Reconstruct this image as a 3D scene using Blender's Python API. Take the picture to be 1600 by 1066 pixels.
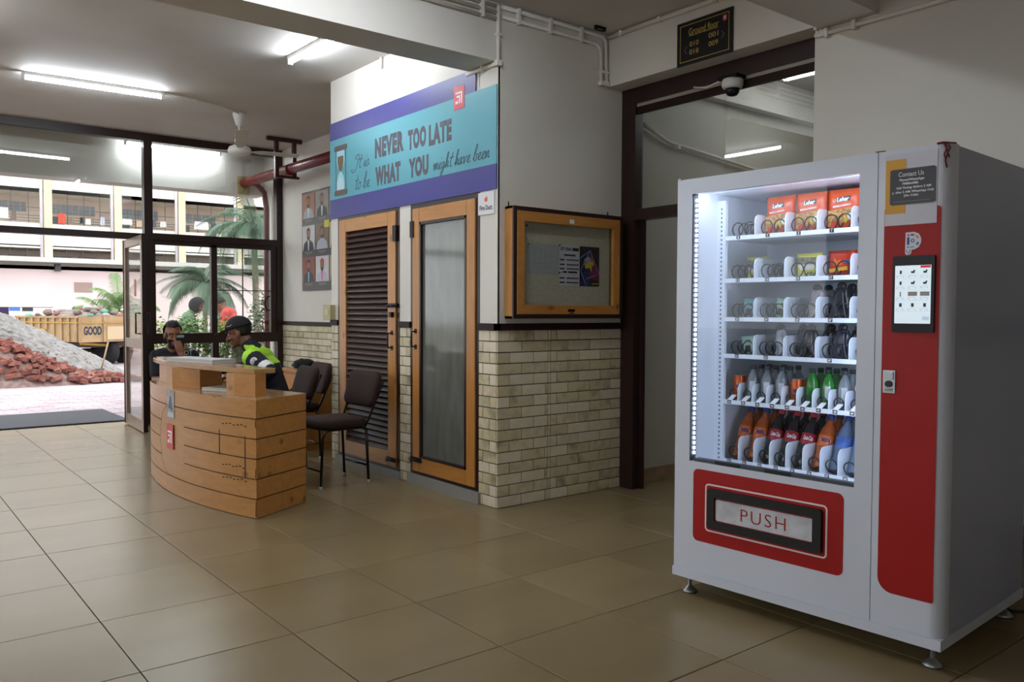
import bpy, bmesh, math, random
from mathutils import Vector, Matrix, Euler
scene = bpy.context.scene
for o in list(bpy.data.objects): bpy.data.objects.remove(o)
COL = scene.collection
PI = math.pi
R = math.radians
rnd = random.Random(7)

# ---------------------------------------------------------------- camera
def make_camera():
    cd = bpy.data.cameras.new('camera'); co = bpy.data.objects.new('camera', cd); COL.objects.link(co)
    cd.sensor_width = 36.0; cd.sensor_fit = 'HORIZONTAL'; cd.lens = 1297.2 / 1600 * 36.0
    cd.clip_start = 0.05; cd.clip_end = 300
    yaw, pitch, roll = R(38.5438), R(-2.0472), R(0.21835)
    f = Vector((math.sin(yaw)*math.cos(pitch), math.cos(yaw)*math.cos(pitch), math.sin(pitch)))
    r = Vector((math.cos(yaw), -math.sin(yaw), 0)); u = r.cross(f)
    r2 = r*math.cos(roll) + u*math.sin(roll); u2 = -r*math.sin(roll) + u*math.cos(roll)
    m = Matrix((r2, u2, -f)).transposed().to_4x4()
    m.translation = Vector((-3.242, -4.221, 1.2746))
    co.matrix_world = m
    scene.camera = co
make_camera()

# ---------------------------------------------------------------- daylight and exposure
EXPOSURE = 0.6
SKY = 2.0
w = bpy.data.worlds.new('overcast_sky'); scene.world = w; w.use_nodes = True
bg = w.node_tree.nodes['Background']
bg.inputs[0].default_value = (0.93, 0.96, 1.0, 1); bg.inputs[1].default_value = SKY
vs = scene.view_settings
scene.display_settings.display_device = 'sRGB'
vs.view_transform = 'Standard'; vs.look = 'None'; vs.exposure = EXPOSURE; vs.gamma = 1.0; vs.use_curve_mapping = False
cy = scene.cycles
cy.use_denoising = True
cy.max_bounces = 9; cy.diffuse_bounces = 5; cy.glossy_bounces = 4; cy.transmission_bounces = 8; cy.transparent_max_bounces = 12
cy.sample_clamp_indirect = 6.0
cy.caustics_reflective = False; cy.caustics_refractive = False
TUBE = 68.0      # radiance of the white tube lights
LED = 22.0        # radiance of the machine's strips

# ---------------------------------------------------------------- materials
def lin(c):
    if isinstance(c, str):
        c = [int(c[i:i+2], 16)/255 for i in (0, 2, 4)]
    return tuple((x/12.92 if x <= 0.04045 else ((x+0.055)/1.055)**2.4) for x in c) + (1.0,)
_M = {}
def mat(name, col, rough=0.5, metal=0.0, vary=0.0, noise=0.0, scale=8.0, col2=None, bump=0.0, bscale=60.0, coat=0.0, emit=None, estr=0.0,
        trans=0.0, alpha=1.0, spec=0.5, stretch=None, coords='Object', rvar=0.0, detail=4.0, contrast=(0.35, 0.65), ior=1.45):
    """Principled material with optional noise mix, per-object variation and bump."""
    if name in _M: return _M[name]
    m = bpy.data.materials.new(name); m.use_nodes = True; _M[name] = m
    nt = m.node_tree; N = nt.nodes; L = nt.links; p = N['Principled BSDF']
    c = lin(col); p.inputs['Base Color'].default_value = c
    p.inputs['Roughness'].default_value = rough; p.inputs['Metallic'].default_value = metal
    p.inputs['Coat Weight'].default_value = coat; p.inputs['Coat Roughness'].default_value = 0.08
    p.inputs['Transmission Weight'].default_value = trans; p.inputs['Alpha'].default_value = alpha
    p.inputs['Specular IOR Level'].default_value = spec; p.inputs['IOR'].default_value = ior
    if emit is not None:
        p.inputs['Emission Color'].default_value = lin(emit); p.inputs['Emission Strength'].default_value = estr
    vec = None
    def coord():
        nonlocal vec
        if vec is None:
            tc = N.new('ShaderNodeTexCoord'); oi = N.new('ShaderNodeObjectInfo')
            ml = N.new('ShaderNodeMath'); ml.operation = 'MULTIPLY'; ml.inputs[1].default_value = 37.0
            L.new(oi.outputs['Random'], ml.inputs[0])
            mp = N.new('ShaderNodeMapping'); L.new(tc.outputs[coords], mp.inputs['Vector']); L.new(ml.outputs[0], mp.inputs['Location'])
            if stretch: mp.inputs['Scale'].default_value = stretch
            vec = mp.outputs[0]
        return vec
    cur = None
    if noise > 0 or col2 is not None:
        nz = N.new('ShaderNodeTexNoise'); nz.inputs['Scale'].default_value = scale; nz.inputs['Detail'].default_value = detail
        L.new(coord(), nz.inputs['Vector'])
        rp = N.new('ShaderNodeValToRGB'); L.new(nz.outputs['Fac'], rp.inputs[0])
        rp.color_ramp.elements[0].position = contrast[0]; rp.color_ramp.elements[1].position = contrast[1]
        c2 = lin(col2) if col2 is not None else tuple(max(0, x*(1-noise)) for x in c[:3]) + (1,)
        rp.color_ramp.elements[0].color = c2; rp.color_ramp.elements[1].color = c
        cur = rp.outputs[0]
        if rvar:
            mr = N.new('ShaderNodeMapRange'); L.new(nz.outputs['Fac'], mr.inputs[0])
            mr.inputs[1].default_value = 0.3; mr.inputs[2].default_value = 0.7
            mr.inputs[3].default_value = rough - rvar; mr.inputs[4].default_value = rough + rvar
            L.new(mr.outputs[0], p.inputs['Roughness'])
    if vary > 0:
        oi = N.new('ShaderNodeObjectInfo'); mr = N.new('ShaderNodeMapRange'); L.new(oi.outputs['Random'], mr.inputs[0])
        mr.inputs[3].default_value = 1 - vary; mr.inputs[4].default_value = 1 + vary*0.6
        hs = N.new('ShaderNodeHueSaturation'); L.new(mr.outputs[0], hs.inputs['Value'])
        if cur is not None: L.new(cur, hs.inputs['Color'])
        else: hs.inputs['Color'].default_value = c
        cur = hs.outputs[0]
    if cur is not None: L.new(cur, p.inputs['Base Color'])
    if bump > 0:
        nb = N.new('ShaderNodeTexNoise'); nb.inputs['Scale'].default_value = bscale; nb.inputs['Detail'].default_value = 3
        L.new(coord(), nb.inputs['Vector'])
        b = N.new('ShaderNodeBump'); b.inputs['Strength'].default_value = bump; b.inputs['Distance'].default_value = 0.01
        L.new(nb.outputs['Fac'], b.inputs['Height']); L.new(b.outputs[0], p.inputs['Normal'])
    return m

def glass_mat(name, tint='ffffff', refl=0.08, rough=0.0, haze=0.0):
    """Thin pane: transparent with a Fresnel reflection and a little dust."""
    if name in _M: return _M[name]
    m = bpy.data.materials.new(name); m.use_nodes = True; _M[name] = m
    nt = m.node_tree; N = nt.nodes; L = nt.links
    for n in list(N): N.remove(n)
    out = N.new('ShaderNodeOutputMaterial'); tr = N.new('ShaderNodeBsdfTransparent'); gl = N.new('ShaderNodeBsdfGlossy')
    tr.inputs[0].default_value = lin(tint); gl.inputs['Roughness'].default_value = rough
    lw = N.new('ShaderNodeLayerWeight'); lw.inputs[0].default_value = 0.5        # facing = 1 - cos
    pw = N.new('ShaderNodeMath'); pw.operation = 'POWER'; pw.inputs[1].default_value = 5.0; L.new(lw.outputs['Facing'], pw.inputs[0])
    mu = N.new('ShaderNodeMath'); mu.operation = 'MULTIPLY_ADD'; mu.inputs[1].default_value = min(0.6, refl*9); mu.inputs[2].default_value = refl; L.new(pw.outputs[0], mu.inputs[0]); mu.use_clamp = True
    mx = N.new('ShaderNodeMixShader'); L.new(mu.outputs[0], mx.inputs[0]); L.new(tr.outputs[0], mx.inputs[1]); L.new(gl.outputs[0], mx.inputs[2])
    last = mx.outputs[0]
    if haze:
        df = N.new('ShaderNodeBsdfDiffuse'); df.inputs[0].default_value = (0.5, 0.48, 0.44, 1)
        m2 = N.new('ShaderNodeMixShader'); m2.inputs[0].default_value = haze; L.new(last, m2.inputs[1]); L.new(df.outputs[0], m2.inputs[2]); last = m2.outputs[0]
    L.new(last, out.inputs[0])
    return m

def wood_mat(name, col, col2, knots=True, axis=0, rough=0.38):
    if name in _M: return _M[name]
    m = bpy.data.materials.new(name); m.use_nodes = True; _M[name] = m
    nt = m.node_tree; N = nt.nodes; L = nt.links; p = N['Principled BSDF']
    p.inputs['Roughness'].default_value = rough
    tc = N.new('ShaderNodeTexCoord'); oi = N.new('ShaderNodeObjectInfo')
    ml = N.new('ShaderNodeMath'); ml.operation = 'MULTIPLY'; ml.inputs[1].default_value = 23.0; L.new(oi.outputs['Random'], ml.inputs[0])
    mp = N.new('ShaderNodeMapping'); L.new(tc.outputs['Object'], mp.inputs['Vector']); L.new(ml.outputs[0], mp.inputs['Location'])
    s = [9.0, 9.0, 9.0]; s[axis] = 1.2
    mp.inputs['Scale'].default_value = s
    nz = N.new('ShaderNodeTexNoise'); nz.inputs['Scale'].default_value = 3.0; nz.inputs['Detail'].default_value = 5; nz.inputs['Distortion'].default_value = 0.6
    L.new(mp.outputs[0], nz.inputs['Vector'])
    rp = N.new('ShaderNodeValToRGB'); rp.color_ramp.elements[0].position = 0.3; rp.color_ramp.elements[1].position = 0.68
    rp.color_ramp.elements[0].color = lin(col2); rp.color_ramp.elements[1].color = lin(col); L.new(nz.outputs['Fac'], rp.inputs[0])
    cur = rp.outputs[0]
    if knots:
        mp2 = N.new('ShaderNodeMapping'); L.new(tc.outputs['Object'], mp2.inputs['Vector']); L.new(ml.outputs[0], mp2.inputs['Location'])
        s2 = [1.0, 1.0, 1.0]; s2[axis] = 0.6; mp2.inputs['Scale'].default_value = s2
        vo = N.new('ShaderNodeTexVoronoi'); vo.inputs['Scale'].default_value = 7.0; L.new(mp2.outputs[0], vo.inputs['Vector'])
        r2 = N.new('ShaderNodeValToRGB'); r2.color_ramp.elements[0].position = 0.06; r2.color_ramp.elements[1].position = 0.17
        r2.color_ramp.elements[0].color = (1, 1, 1, 1); r2.color_ramp.elements[1].color = (0, 0, 0, 1); L.new(vo.outputs['Distance'], r2.inputs[0])
        mx = N.new('ShaderNodeMix'); mx.data_type = 'RGBA'
        L.new(r2.outputs[0], mx.inputs['Factor']); L.new(cur, mx.inputs[6]); mx.inputs[7].default_value = lin('7a4a22'); cur = mx.outputs[2]
    L.new(cur, p.inputs['Base Color'])
    return m

# ---------------------------------------------------------------- mesh builder
class MB:
    def __init__(s): s.v = []; s.f = []; s.mi = []; s.sm = []
    def add(s, vs, fs, mi=0, smooth=False, M=None):
        b = len(s.v)
        s.v += [tuple(M @ Vector(v)) if M is not None else tuple(v) for v in vs]
        s.f += [tuple(b+i for i in f) for f in fs]; s.mi += [mi]*len(fs); s.sm += [smooth]*len(fs)
        return s
    def box(s, c, d, mi=0, M=None):
        x, y, z = c; a, b, e = d[0]/2, d[1]/2, d[2]/2
        vs = [(x+i*a, y+j*b, z+k*e) for k in (-1, 1) for j in (-1, 1) for i in (-1, 1)]
        return s.add(vs, [(0,2,3,1), (4,5,7,6), (0,1,5,4), (2,6,7,3), (0,4,6,2), (1,3,7,5)], mi, False, M)
    def bx(s, x0, x1, y0, y1, z0, z1, mi=0, M=None):
        return s.box(((x0+x1)/2, (y0+y1)/2, (z0+z1)/2), (abs(x1-x0), abs(y1-y0), abs(z1-z0)), mi, M)
    def bbox(s, x0, x1, y0, y1, z0, z1, b, axis, mi=0, M=None):
        """Box whose face towards axis (e.g. '-x') is chamfered by b."""
        lo = [x0, y0, z0]; hi = [x1, y1, z1]; k = 'xyz'.index(axis[1]); o = [i for i in range(3) if i != k]
        neg = axis[0] == '-'
        far, near = (hi[k], lo[k]) if neg else (lo[k], hi[k]); mid = near + (b if neg else -b)
        def ring(t, ins):
            q = []
            for (p, r_) in ((0, 0), (1, 0), (1, 1), (0, 1)):
                v = [0, 0, 0]; v[k] = t
                v[o[0]] = (hi if p else lo)[o[0]] + (-ins if p else ins); v[o[1]] = (hi if r_ else lo)[o[1]] + (-ins if r_ else ins)
                q.append(tuple(v))
            return q
        vs = ring(far, 0) + ring(mid, 0) + ring(near, b)
        fs = [(0, 1, 5, 4), (1, 2, 6, 5), (2, 3, 7, 6), (3, 0, 4, 7), (4, 5, 9, 8), (5, 6, 10, 9), (6, 7, 11, 10), (7, 4, 8, 11), (8, 9, 10, 11)]
        return s.add(vs, fs, mi, False, M)
    def prism(s, poly, z0, z1, mi=0, M=None, smooth=False):
        n = len(poly)
        vs = [(p[0], p[1], z0) for p in poly] + [(p[0], p[1], z1) for p in poly]
        fs = [tuple(range(n-1, -1, -1)), tuple(range(n, 2*n))]
        s.add(vs, fs, mi, False, M)
        b = len(s.v) - 2*n
        for i in range(n):
            j = (i+1) % n; s.f.append((b+i, b+j, b+n+j, b+n+i)); s.mi.append(mi); s.sm.append(smooth)
        return s
    def tube(s, pts, r, n=8, mi=0, M=None, caps=True, closed=False, smooth=True):
        pts = [Vector(p) for p in pts]; m = len(pts); rs = r if isinstance(r, (list, tuple)) else [r]*m
        vs = []; up = None
        for i in range(m):
            if closed: t = pts[(i+1) % m] - pts[i-1]
            else: t = pts[min(i+1, m-1)] - pts[max(i-1, 0)]
            t.normalize()
            if up is None:
                up = Vector((0, 0, 1)) if abs(t.z) < 0.9 else Vector((1, 0, 0))
            a = t.cross(up)
            if a.length < 1e-6: a = t.cross(Vector((0.3, 1, 0.2)))
            a.normalize(); b = a.cross(t).normalized(); up = b
            for k in range(n):
                q = 2*PI*k/n
                vs.append(pts[i] + (a*math.cos(q) + b*math.sin(q))*rs[i])
        fs = []
        for i in range(m if closed else m-1):
            i2 = (i+1) % m
            for k in range(n):
                k2 = (k+1) % n
                fs.append((i*n+k, i*n+k2, i2*n+k2, i2*n+k))
        s.add(vs, fs, mi, smooth, M)
        if caps and not closed:
            b = len(s.v) - m*n
            s.f += [tuple(b+k for k in range(n-1, -1, -1)), tuple(b+(m-1)*n+k for k in range(n))]; s.mi += [mi]*2; s.sm += [False]*2
        return s
    def lathe(s, prof, n=16, mi=0, M=None, smooth=True, mis=None):
        """prof = [(r, z), ...] turned about z; mis = material per segment."""
        vs = [(r*math.cos(2*PI*k/n), r*math.sin(2*PI*k/n), z) for r, z in prof for k in range(n)]
        fs = []; ms = []
        for i in range(len(prof)-1):
            for k in range(n):
                k2 = (k+1) % n; fs.append((i*n+k, i*n+k2, (i+1)*n+k2, (i+1)*n+k)); ms.append(mis[i] if mis else mi)
        b = len(s.v); s.add(vs, fs, mi, smooth, M); s.mi[-len(fs):] = ms
        if prof[0][0] > 1e-4: s.f.append(tuple(b+k for k in range(n-1, -1, -1))); s.mi.append(ms[0]); s.sm.append(False)
        if prof[-1][0] > 1e-4: s.f.append(tuple(b+(len(prof)-1)*n+k for k in range(n))); s.mi.append(ms[-1]); s.sm.append(False)
        return s
    def ball(s, c, r, n=12, m=8, mi=0, M=None, fn=None):
        """Ellipsoid, radii r = (a, b, c); fn deforms unit vectors."""
        if not isinstance(r, (list, tuple)): r = (r, r, r)
        vs = []
        for i in range(m+1):
            th = PI*i/m
            for k in range(n):
                ph = 2*PI*k/n; u = Vector((math.sin(th)*math.cos(ph), math.sin(th)*math.sin(ph), math.cos(th)))
                if fn: u = fn(u)
                vs.append((c[0]+u.x*r[0], c[1]+u.y*r[1], c[2]+u.z*r[2]))
        fs = [(i*n+k, (i+1)*n+k, (i+1)*n+(k+1) % n, i*n+(k+1) % n) for i in range(m) for k in range(n)]
        return s.add(vs, fs, mi, True, M)
    def loft(s, rings, mi=0, M=None, smooth=True, caps=True, closed=True):
        n = len(rings[0]); vs = [p for r_ in rings for p in r_]; fs = []
        for i in range(len(rings)-1):
            for k in range(n if closed else n-1):
                k2 = (k+1) % n; fs.append((i*n+k, i*n+k2, (i+1)*n+k2, (i+1)*n+k))
        b = len(s.v); s.add(vs, fs, mi, smooth, M)
        if caps and closed:
            s.f += [tuple(b+k for k in range(n-1, -1, -1)), tuple(b+(len(rings)-1)*n+k for k in range(n))]; s.mi += [mi]*2; s.sm += [False]*2
        return s
    def mesh(s, name, mats):
        me = bpy.data.meshes.new(name); me.from_pydata(s.v, [], s.f)
        for m in (mats if isinstance(mats, (list, tuple)) else [mats]): me.materials.append(m)
        me.polygons.foreach_set('material_index', s.mi); me.polygons.foreach_set('use_smooth', s.sm)
        bm = bmesh.new(); bm.from_mesh(me); bmesh.ops.remove_doubles(bm, verts=bm.verts, dist=1e-6)
        bmesh.ops.recalc_face_normals(bm, faces=bm.faces); bm.to_mesh(me); bm.free()
        me.update(); return me
    def build(s, name, mats, parent=None, M=None, fix=True):
        return link(name, s.mesh(name, mats), parent, M)

def link(name, me, parent=None, M=None):
    o = bpy.data.objects.new(name, me); COL.objects.link(o)
    if parent is not None: o.parent = parent
    if M is not None: o.matrix_local = M
    return o
def tag(o, label=None, cat=None, group=None, kind=None):
    for k, v in (('label', label), ('category', cat), ('group', group), ('kind', kind)):
        if v: o[k] = v
    return o
def empty(name, loc=(0, 0, 0), rz=0.0, label=None, cat=None, group=None, kind=None, parent=None):
    o = bpy.data.objects.new(name, None); COL.objects.link(o); o.empty_display_size = 0.1
    o.location = loc; o.rotation_euler = (0, 0, rz)
    if parent is not None: o.parent = parent
    return tag(o, label, cat, group, kind)
def copy_tree(o, parent=None):
    c = o.copy(); COL.objects.link(c)
    if parent is not None: c.parent = parent; c.matrix_parent_inverse = o.matrix_parent_inverse.copy()
    for ch in list(o.children): copy_tree(ch, c)
    return c
def bevel(o, wd=0.004, seg=2, ang=40):
    """Bevel the mesh itself (no operators)."""
    bm = bmesh.new(); bm.from_mesh(o.data)
    es = [e for e in bm.edges if len(e.link_faces) == 2 and e.calc_face_angle(0) > R(ang)]
    bmesh.ops.bevel(bm, geom=es, offset=wd, segments=seg, profile=0.7, affect='EDGES', clamp_overlap=True)
    bm.to_mesh(o.data); bm.free(); o.data.update(); return o
def Tm(x=0, y=0, z=0): return Matrix.Translation((x, y, z))
def Rm(a, ax): return Matrix.Rotation(a, 4, ax)
def frame_m(o, ex, ey, ez):
    m = Matrix((Vector(ex), Vector(ey), Vector(ez))).transposed().to_4x4(); m.translation = Vector(o); return m
# wall print frames: local x to the reader's right, local y up, local z out of the surface
def face_x(x, y, z): return frame_m((x, y, z), (0, -1, 0), (0, 0, 1), (-1, 0, 0))     # on a wall that faces -X
def face_y(x, y, z): return frame_m((x, y, z), (1, 0, 0), (0, 0, 1), (0, -1, 0))      # on a wall that faces -Y

_FC = {}
def text(name, s, size, m, M, parent=None, width=None, bold=0.0, shear=0.0, depth=0.0004, align='CENTER', spacing=1.0, height=None):
    """Lettering as a mesh, origin at its centre (or left); width/height stretch it to a size."""
    cu = bpy.data.curves.new(name, 'FONT'); cu.body = s; cu.size = size; cu.extrude = depth; cu.offset = bold; cu.shear = shear
    cu.space_character = spacing; cu.resolution_u = 3; cu.align_x = 'LEFT'
    ob = bpy.data.objects.new(name, cu); COL.objects.link(ob)
    dg = bpy.context.evaluated_depsgraph_get()
    me = bpy.data.meshes.new_from_object(ob.evaluated_get(dg), depsgraph=dg)
    bpy.data.objects.remove(ob); bpy.data.curves.remove(cu)
    me.name = name
    if len(me.vertices) == 0: return None
    xs = [v.co.x for v in me.vertices]; ys = [v.co.y for v in me.vertices]
    x0, x1, y0, y1 = min(xs), max(xs), min(ys), max(ys)
    sx = width/(x1-x0) if width else 1.0; sy = height/(y1-y0) if height else (sx if width and not height and False else 1.0)
    cx = (x0+x1)/2 if align == 'CENTER' else x0; cyy = (y0+y1)/2
    for v in me.vertices: v.co = ((v.co.x-cx)*sx, (v.co.y-cyy)*sy, v.co.z)
    me.materials.clear(); me.materials.append(m)
    return link(name, me, parent, M)
def stroke(mb, pts, wd, z=0.0006, mi=0, M=None):
    """Flat pen stroke through 2-D points."""
    P = [Vector((p[0], p[1])) for p in pts]; n = len(P); L = []; Rr = []
    for i in range(n):
        t = (P[min(i+1, n-1)] - P[max(i-1, 0)]); t.normalize() if t.length else None
        q = Vector((-t.y, t.x))*wd/2; L.append(P[i]+q); Rr.append(P[i]-q)
    vs = [(p.x, p.y, z) for p in L] + [(p.x, p.y, z) for p in Rr] + [(p.x, p.y, 0) for p in L] + [(p.x, p.y, 0) for p in Rr]
    fs = []
    for i in range(n-1):
        fs += [(i, n+i, n+i+1, i+1), (i, i+1, 2*n+i+1, 2*n+i), (n+i+1, n+i, 3*n+i, 3*n+i+1)]
    mb.add(vs, fs, mi, False, M)
def rrect(w, h, r, n=5, cx=0, cy=0, corners=(1, 1, 1, 1)):
    pts = []
    for k, (sx, sy) in enumerate(((1, 1), (-1, 1), (-1, -1), (1, -1))):
        rr = r*corners[k]
        ox, oy = cx+sx*(w/2-rr), cy+sy*(h/2-rr)
        for i in range(n+1 if rr else 1):
            a = PI/2*k + PI/2*i/n
            pts.append((ox+rr*math.cos(a), oy+rr*math.sin(a)))
    return pts

# ---------------------------------------------------------------- palette
M_wall = mat('wall_paint', 'd9d5cc', 0.6, noise=0.05, scale=1.5, bump=0.03, bscale=90)
M_ceil = mat('ceiling_paint', 'cfcac4', 0.7, noise=0.10, scale=1.3)
M_beam = mat('beam_paint', 'cfcbc4', 0.65, noise=0.05, scale=1.5)
M_brown = mat('brown_frame_paint', '2a1614', 0.35, noise=0.2, scale=9)
M_trimw = mat('dark_trim', '2c1a16', 0.5, noise=0.2, scale=6, spec=0.2)
M_pine = wood_mat('pine_door', 'b87f3e', 'a86f30', True, 2)
M_pineh = wood_mat('pine_board', 'b87f3e', 'a86f30', True, 1)
M_pinex = wood_mat('pine_rail', 'b87f3e', 'a86f30', True, 0)
M_black = mat('black_plastic', '0b0b0d', 0.35)
M_iron = mat('black_iron', '15110f', 0.4, metal=0.6)
M_white = mat('white_plastic', 'e4e4e2', 0.4)
M_conduit = mat('conduit_paint', 'dedad2', 0.5)
M_steel = mat('zinc_steel', 'a3a5a8', 0.35, metal=0.9)
M_pane = glass_mat('clear_pane', 'fbfdfc', 0.05)
M_tube = mat('tube_glow', 'ffffff', 0.4, emit='eef6ff', estr=TUBE)
M_red = mat('pipe_red', '6b1a1e', 0.3, noise=0.2, scale=5)
M_grout = mat('dark_grout', '2b2a22', 0.8)
M_paper = mat('paper_white', 'dcdde0', 0.6)
M_redlogo = mat('logo_red', 'c9404a', 0.45)
M_print_white = mat('print_white', 'f0eff0', 0.5)
M_print_black = mat('print_black', '1c1a1e', 0.5)

def emblem(parent, M, s, frame=True):
    """The red square emblem: three nested corner strokes on red."""
    p = MB(); p.prism(rrect(s*0.78, s, s*0.03, 2), 0, 0.0015); pl = p.build('emblem_plate', M_redlogo, parent, M)
    g = MB(); t = s*0.075
    for k, r_ in enumerate((0.52, 0.34, 0.16)):
        L_ = s*r_; x1 = s*0.24; y1 = s*0.24
        x0, y0 = x1-s*0.50, y1-s*0.50
        a = s*(0.0 + 0.155*k)
        g.bx(x0+a*0.55, x1-a, y1-a-t, y1-a, 0.0015, 0.0028)
        g.bx(x1-a-t, x1-a, y0, y1-a-t, 0.0015, 0.0028) if k < 2 else g.bx(x1-a-t*1.3, x1-a, y0, y1-a-t, 0.0015, 0.0028)
    g.bx(s*0.24-s*0.50, s*0.24-s*0.38, s*0.24-s*0.50, s*0.24-s*0.38, 0.0015, 0.0028)
    g.build('emblem_mark', M_print_white, pl)
    return pl
# ================================================================ room shell
ZC = 3.22          # ceiling
YE = 5.55          # entrance glazing plane
XL = -6.0          # far side of the lobby (out of view)
YB = -7.0          # behind the camera
M_tile = mat('floor_tile', '877656', 0.27, col2='7a6a4c', scale=0.9, vary=0.05, stretch=(1, 2.0, 1), spec=0.5, detail=6, contrast=(0.25, 0.75))
M_tiles_w = [mat('wall_tile_cream', 'd8ccb4', 0.42, col2='cfc3a9', scale=14, vary=0.05),
             mat('wall_tile_stone', 'cfc2a6', 0.45, col2='b9ab8c', scale=20, vary=0.05, detail=8),
             mat('wall_tile_marbled', 'c6b996', 0.4, col2='86806a', scale=7, vary=0.05, detail=8, contrast=(0.28, 0.5))]

# floor: grout bed plus one part per tile
floor = empty('floor', (0, 0, 0), label='beige matt stone-look tiled floor of the lobby', cat='floor', kind='structure')
MB().bx(XL, 6.0, YB, 5.93, -0.08, -0.006).build('grout_bed', mat('floor_grout', '1c1914', 0.9), floor)
_tc = {}
rest = MB()
GX = [0.5685*j - 2.467 for j in range(-7, 16)]; GY = [0.6*i - 1.157 for i in range(-10, 13)]
nt_ = 0
for i in range(len(GX)-1):
    for j in range(len(GY)-1):
        x0, x1, y0, y1 = GX[i], GX[i+1], GY[j], min(GY[j+1], 5.93)
        if x0 >= -0.1 and y0 > -0.05 and y1 < 2.4: continue
        if x0 > 0.95 and y0 > 0: continue
        if x0 > 4.6 or (x0 > 0.97 and y1 < -3.2) or y1-y0 < 0.05: continue
        vis = -3.3 < x1 and x0 < 1.2 and y1 > -4.0 and nt_ < 290
        g = 0.0022
        if vis:
            key = (round(x1-x0, 3), round(y1-y0, 3))
            if key not in _tc:
                _tc[key] = MB().bbox(-(x1-x0)/2+g, (x1-x0)/2-g, -(y1-y0)/2+g, (y1-y0)/2-g, -0.007, 0.0, 0.0012, '+z').mesh('floor_tile', M_tile)
            link('tile', _tc[key], floor, Tm((x0+x1)/2, (y0+y1)/2, rnd.uniform(-0.0004, 0.0))); nt_ += 1
        else:
            rest.bx(x0+g, x1-g, y0+g, y1-g, -0.007, 0.0)
tag(rest.build('distant_tiles', M_tile, floor), kind='stuff')

# ceilings and beams
ceil = tag(MB().bx(XL-0.2, 6.2, YB-0.2, 6.45, ZC, ZC+0.15).build('ceiling', M_ceil), 'flat grey-white painted ceiling of the lobby and porch', 'ceiling', kind='structure')
tag(MB().bx(XL, 0.0, 0.0, 0.30, 2.857, ZC).build('trim_1', M_beam), 'white ceiling beam running to the corner above the blue banner', 'beam', kind='structure')
tag(MB().bx(XL, 0.97, -1.985, -1.66, 2.83, ZC).build('trim_2', M_beam), 'white ceiling beam above the vending machine', 'beam', kind='structure')

# ---- wall block with the two duct doors
wb = empty('wall_middle', (0, 0, 0), label='white projecting wall with two narrow doors and tiled base', cat='wall', kind='structure')
p = MB()
p.bx(0.012, 0.35, -0.0, 0.195, 0, ZC)       # corner pier (its tile skin comes on top)
p.bx(0.012, 0.35, 1.04, 1.20, 0, ZC); p.bx(0.012, 0.35, 2.205, 2.335, 0, ZC)
p.bx(0.012, 0.35, 0.195, 2.335, 2.06, ZC)
p.bx(0.2, 1.0, 2.335, 2.20, 0, ZC)          # return into the recess
p.bx(0.012, 1.155, 0.012, 0.16, 0, ZC)      # notice-board wall
p.bx(0.25, 0.35, 0.19, 2.3, 0, 2.1)         # back of the duct
p.build('plaster', M_wall, wb)
q = MB()
q.bx(-0.004, 0.012, -0.004, 0.195, 1.19, ZC); q.bx(-0.004, 0.012, 1.04, 1.20, 1.19, 2.06); q.bx(-0.004, 0.012, 2.205, 2.335, 1.19, 2.06)
q.bx(-0.004, 0.012, 0.19, 2.335, 2.06, ZC); q.bx(0.0, 1.155, -0.004, 0.012, 1.19, ZC)
q.build('paint_skin', M_wall, wb)

_wt = {}
def wall_tiles(parent, axis, pos, a0, a1, z0, z1, rows, pitch, seams, seed):
    """Running-bond tiles on plane axis=pos, between a0 and a1; seams cut every course at those places."""
    r_ = random.Random(seed); h = (z1-z0)/rows
    for k in range(rows):
        xs = [a0]; t = a0 + pitch*(1.0 if k % 2 == 0 else 0.5)
        while t < a1-0.02: xs.append(t); t += pitch
        xs.append(a1)
        xs = sorted(set([round(x, 4) for x in xs] + [s for s in seams]))
        for a, b in zip(xs[:-1], xs[1:]):
            if b-a < 0.012: continue
            g = 0.0030; wd = round(b-a-2*g, 3); mi = r_.choices((0, 1, 2), (0.45, 0.25, 0.30))[0]
            key = (axis, wd, round(h, 4), mi)
            if key not in _wt:
                m_ = MB()
                if axis == 'x': m_.bbox(-0.008, 0.012, -wd/2, wd/2, -h/2+g, h/2-g, 0.0016, '-x')
                else: m_.bbox(-wd/2, wd/2, -0.008, 0.012, -h/2+g, h/2-g, 0.0016, '-y')
                _wt[key] = m_.mesh('wall_tile', M_tiles_w[mi])
            c = (a+b)/2; z = z0+h*(k+0.5); d = r_.uniform(-0.001, 0.001)
            link('tile', _wt[key], parent, Tm(pos+d, c, z) if axis == 'x' else Tm(c, pos+d, z))
g_ = MB(); g_.bx(-0.001, 0.013, 0, 0.195, 0, 1.15); g_.bx(-0.001, 0.013, 1.04, 1.20, 0, 1.15); g_.bx(-0.001, 0.013, 2.205, 2.335, 0, 1.15); g_.bx(0, 1.15, -0.001, 0.013, 0, 1.15)
g_.build('tile_bed', M_grout, wb)
wall_tiles(wb, 'y', 0.0, -0.006, 1.14, 0, 1.152, 16, 0.205, [0.425, 0.45], 3)
wall_tiles(wb, 'x', 0.0, 0.0, 0.192, 0, 1.152, 16, 0.145, [], 4)
wall_tiles(wb, 'x', 0.0, 1.045, 1.197, 0, 1.152, 16, 0.11, [], 5)
wall_tiles(wb, 'x', 0.0, 2.21, 2.335, 0, 1.152, 16, 0.13, [], 6)
t_ = MB(); t_.bx(-0.02, 0.012, -0.02, 0.195, 1.152, 1.196); t_.bx(-0.02, 0.012, 1.04, 1.20, 1.152, 1.196); t_.bx(-0.02, 0.012, 2.205, 2.335, 1.152, 1.196)
t_.bx(-0.02, 1.10, -0.02, 0.012, 1.152, 1.196)
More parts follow.
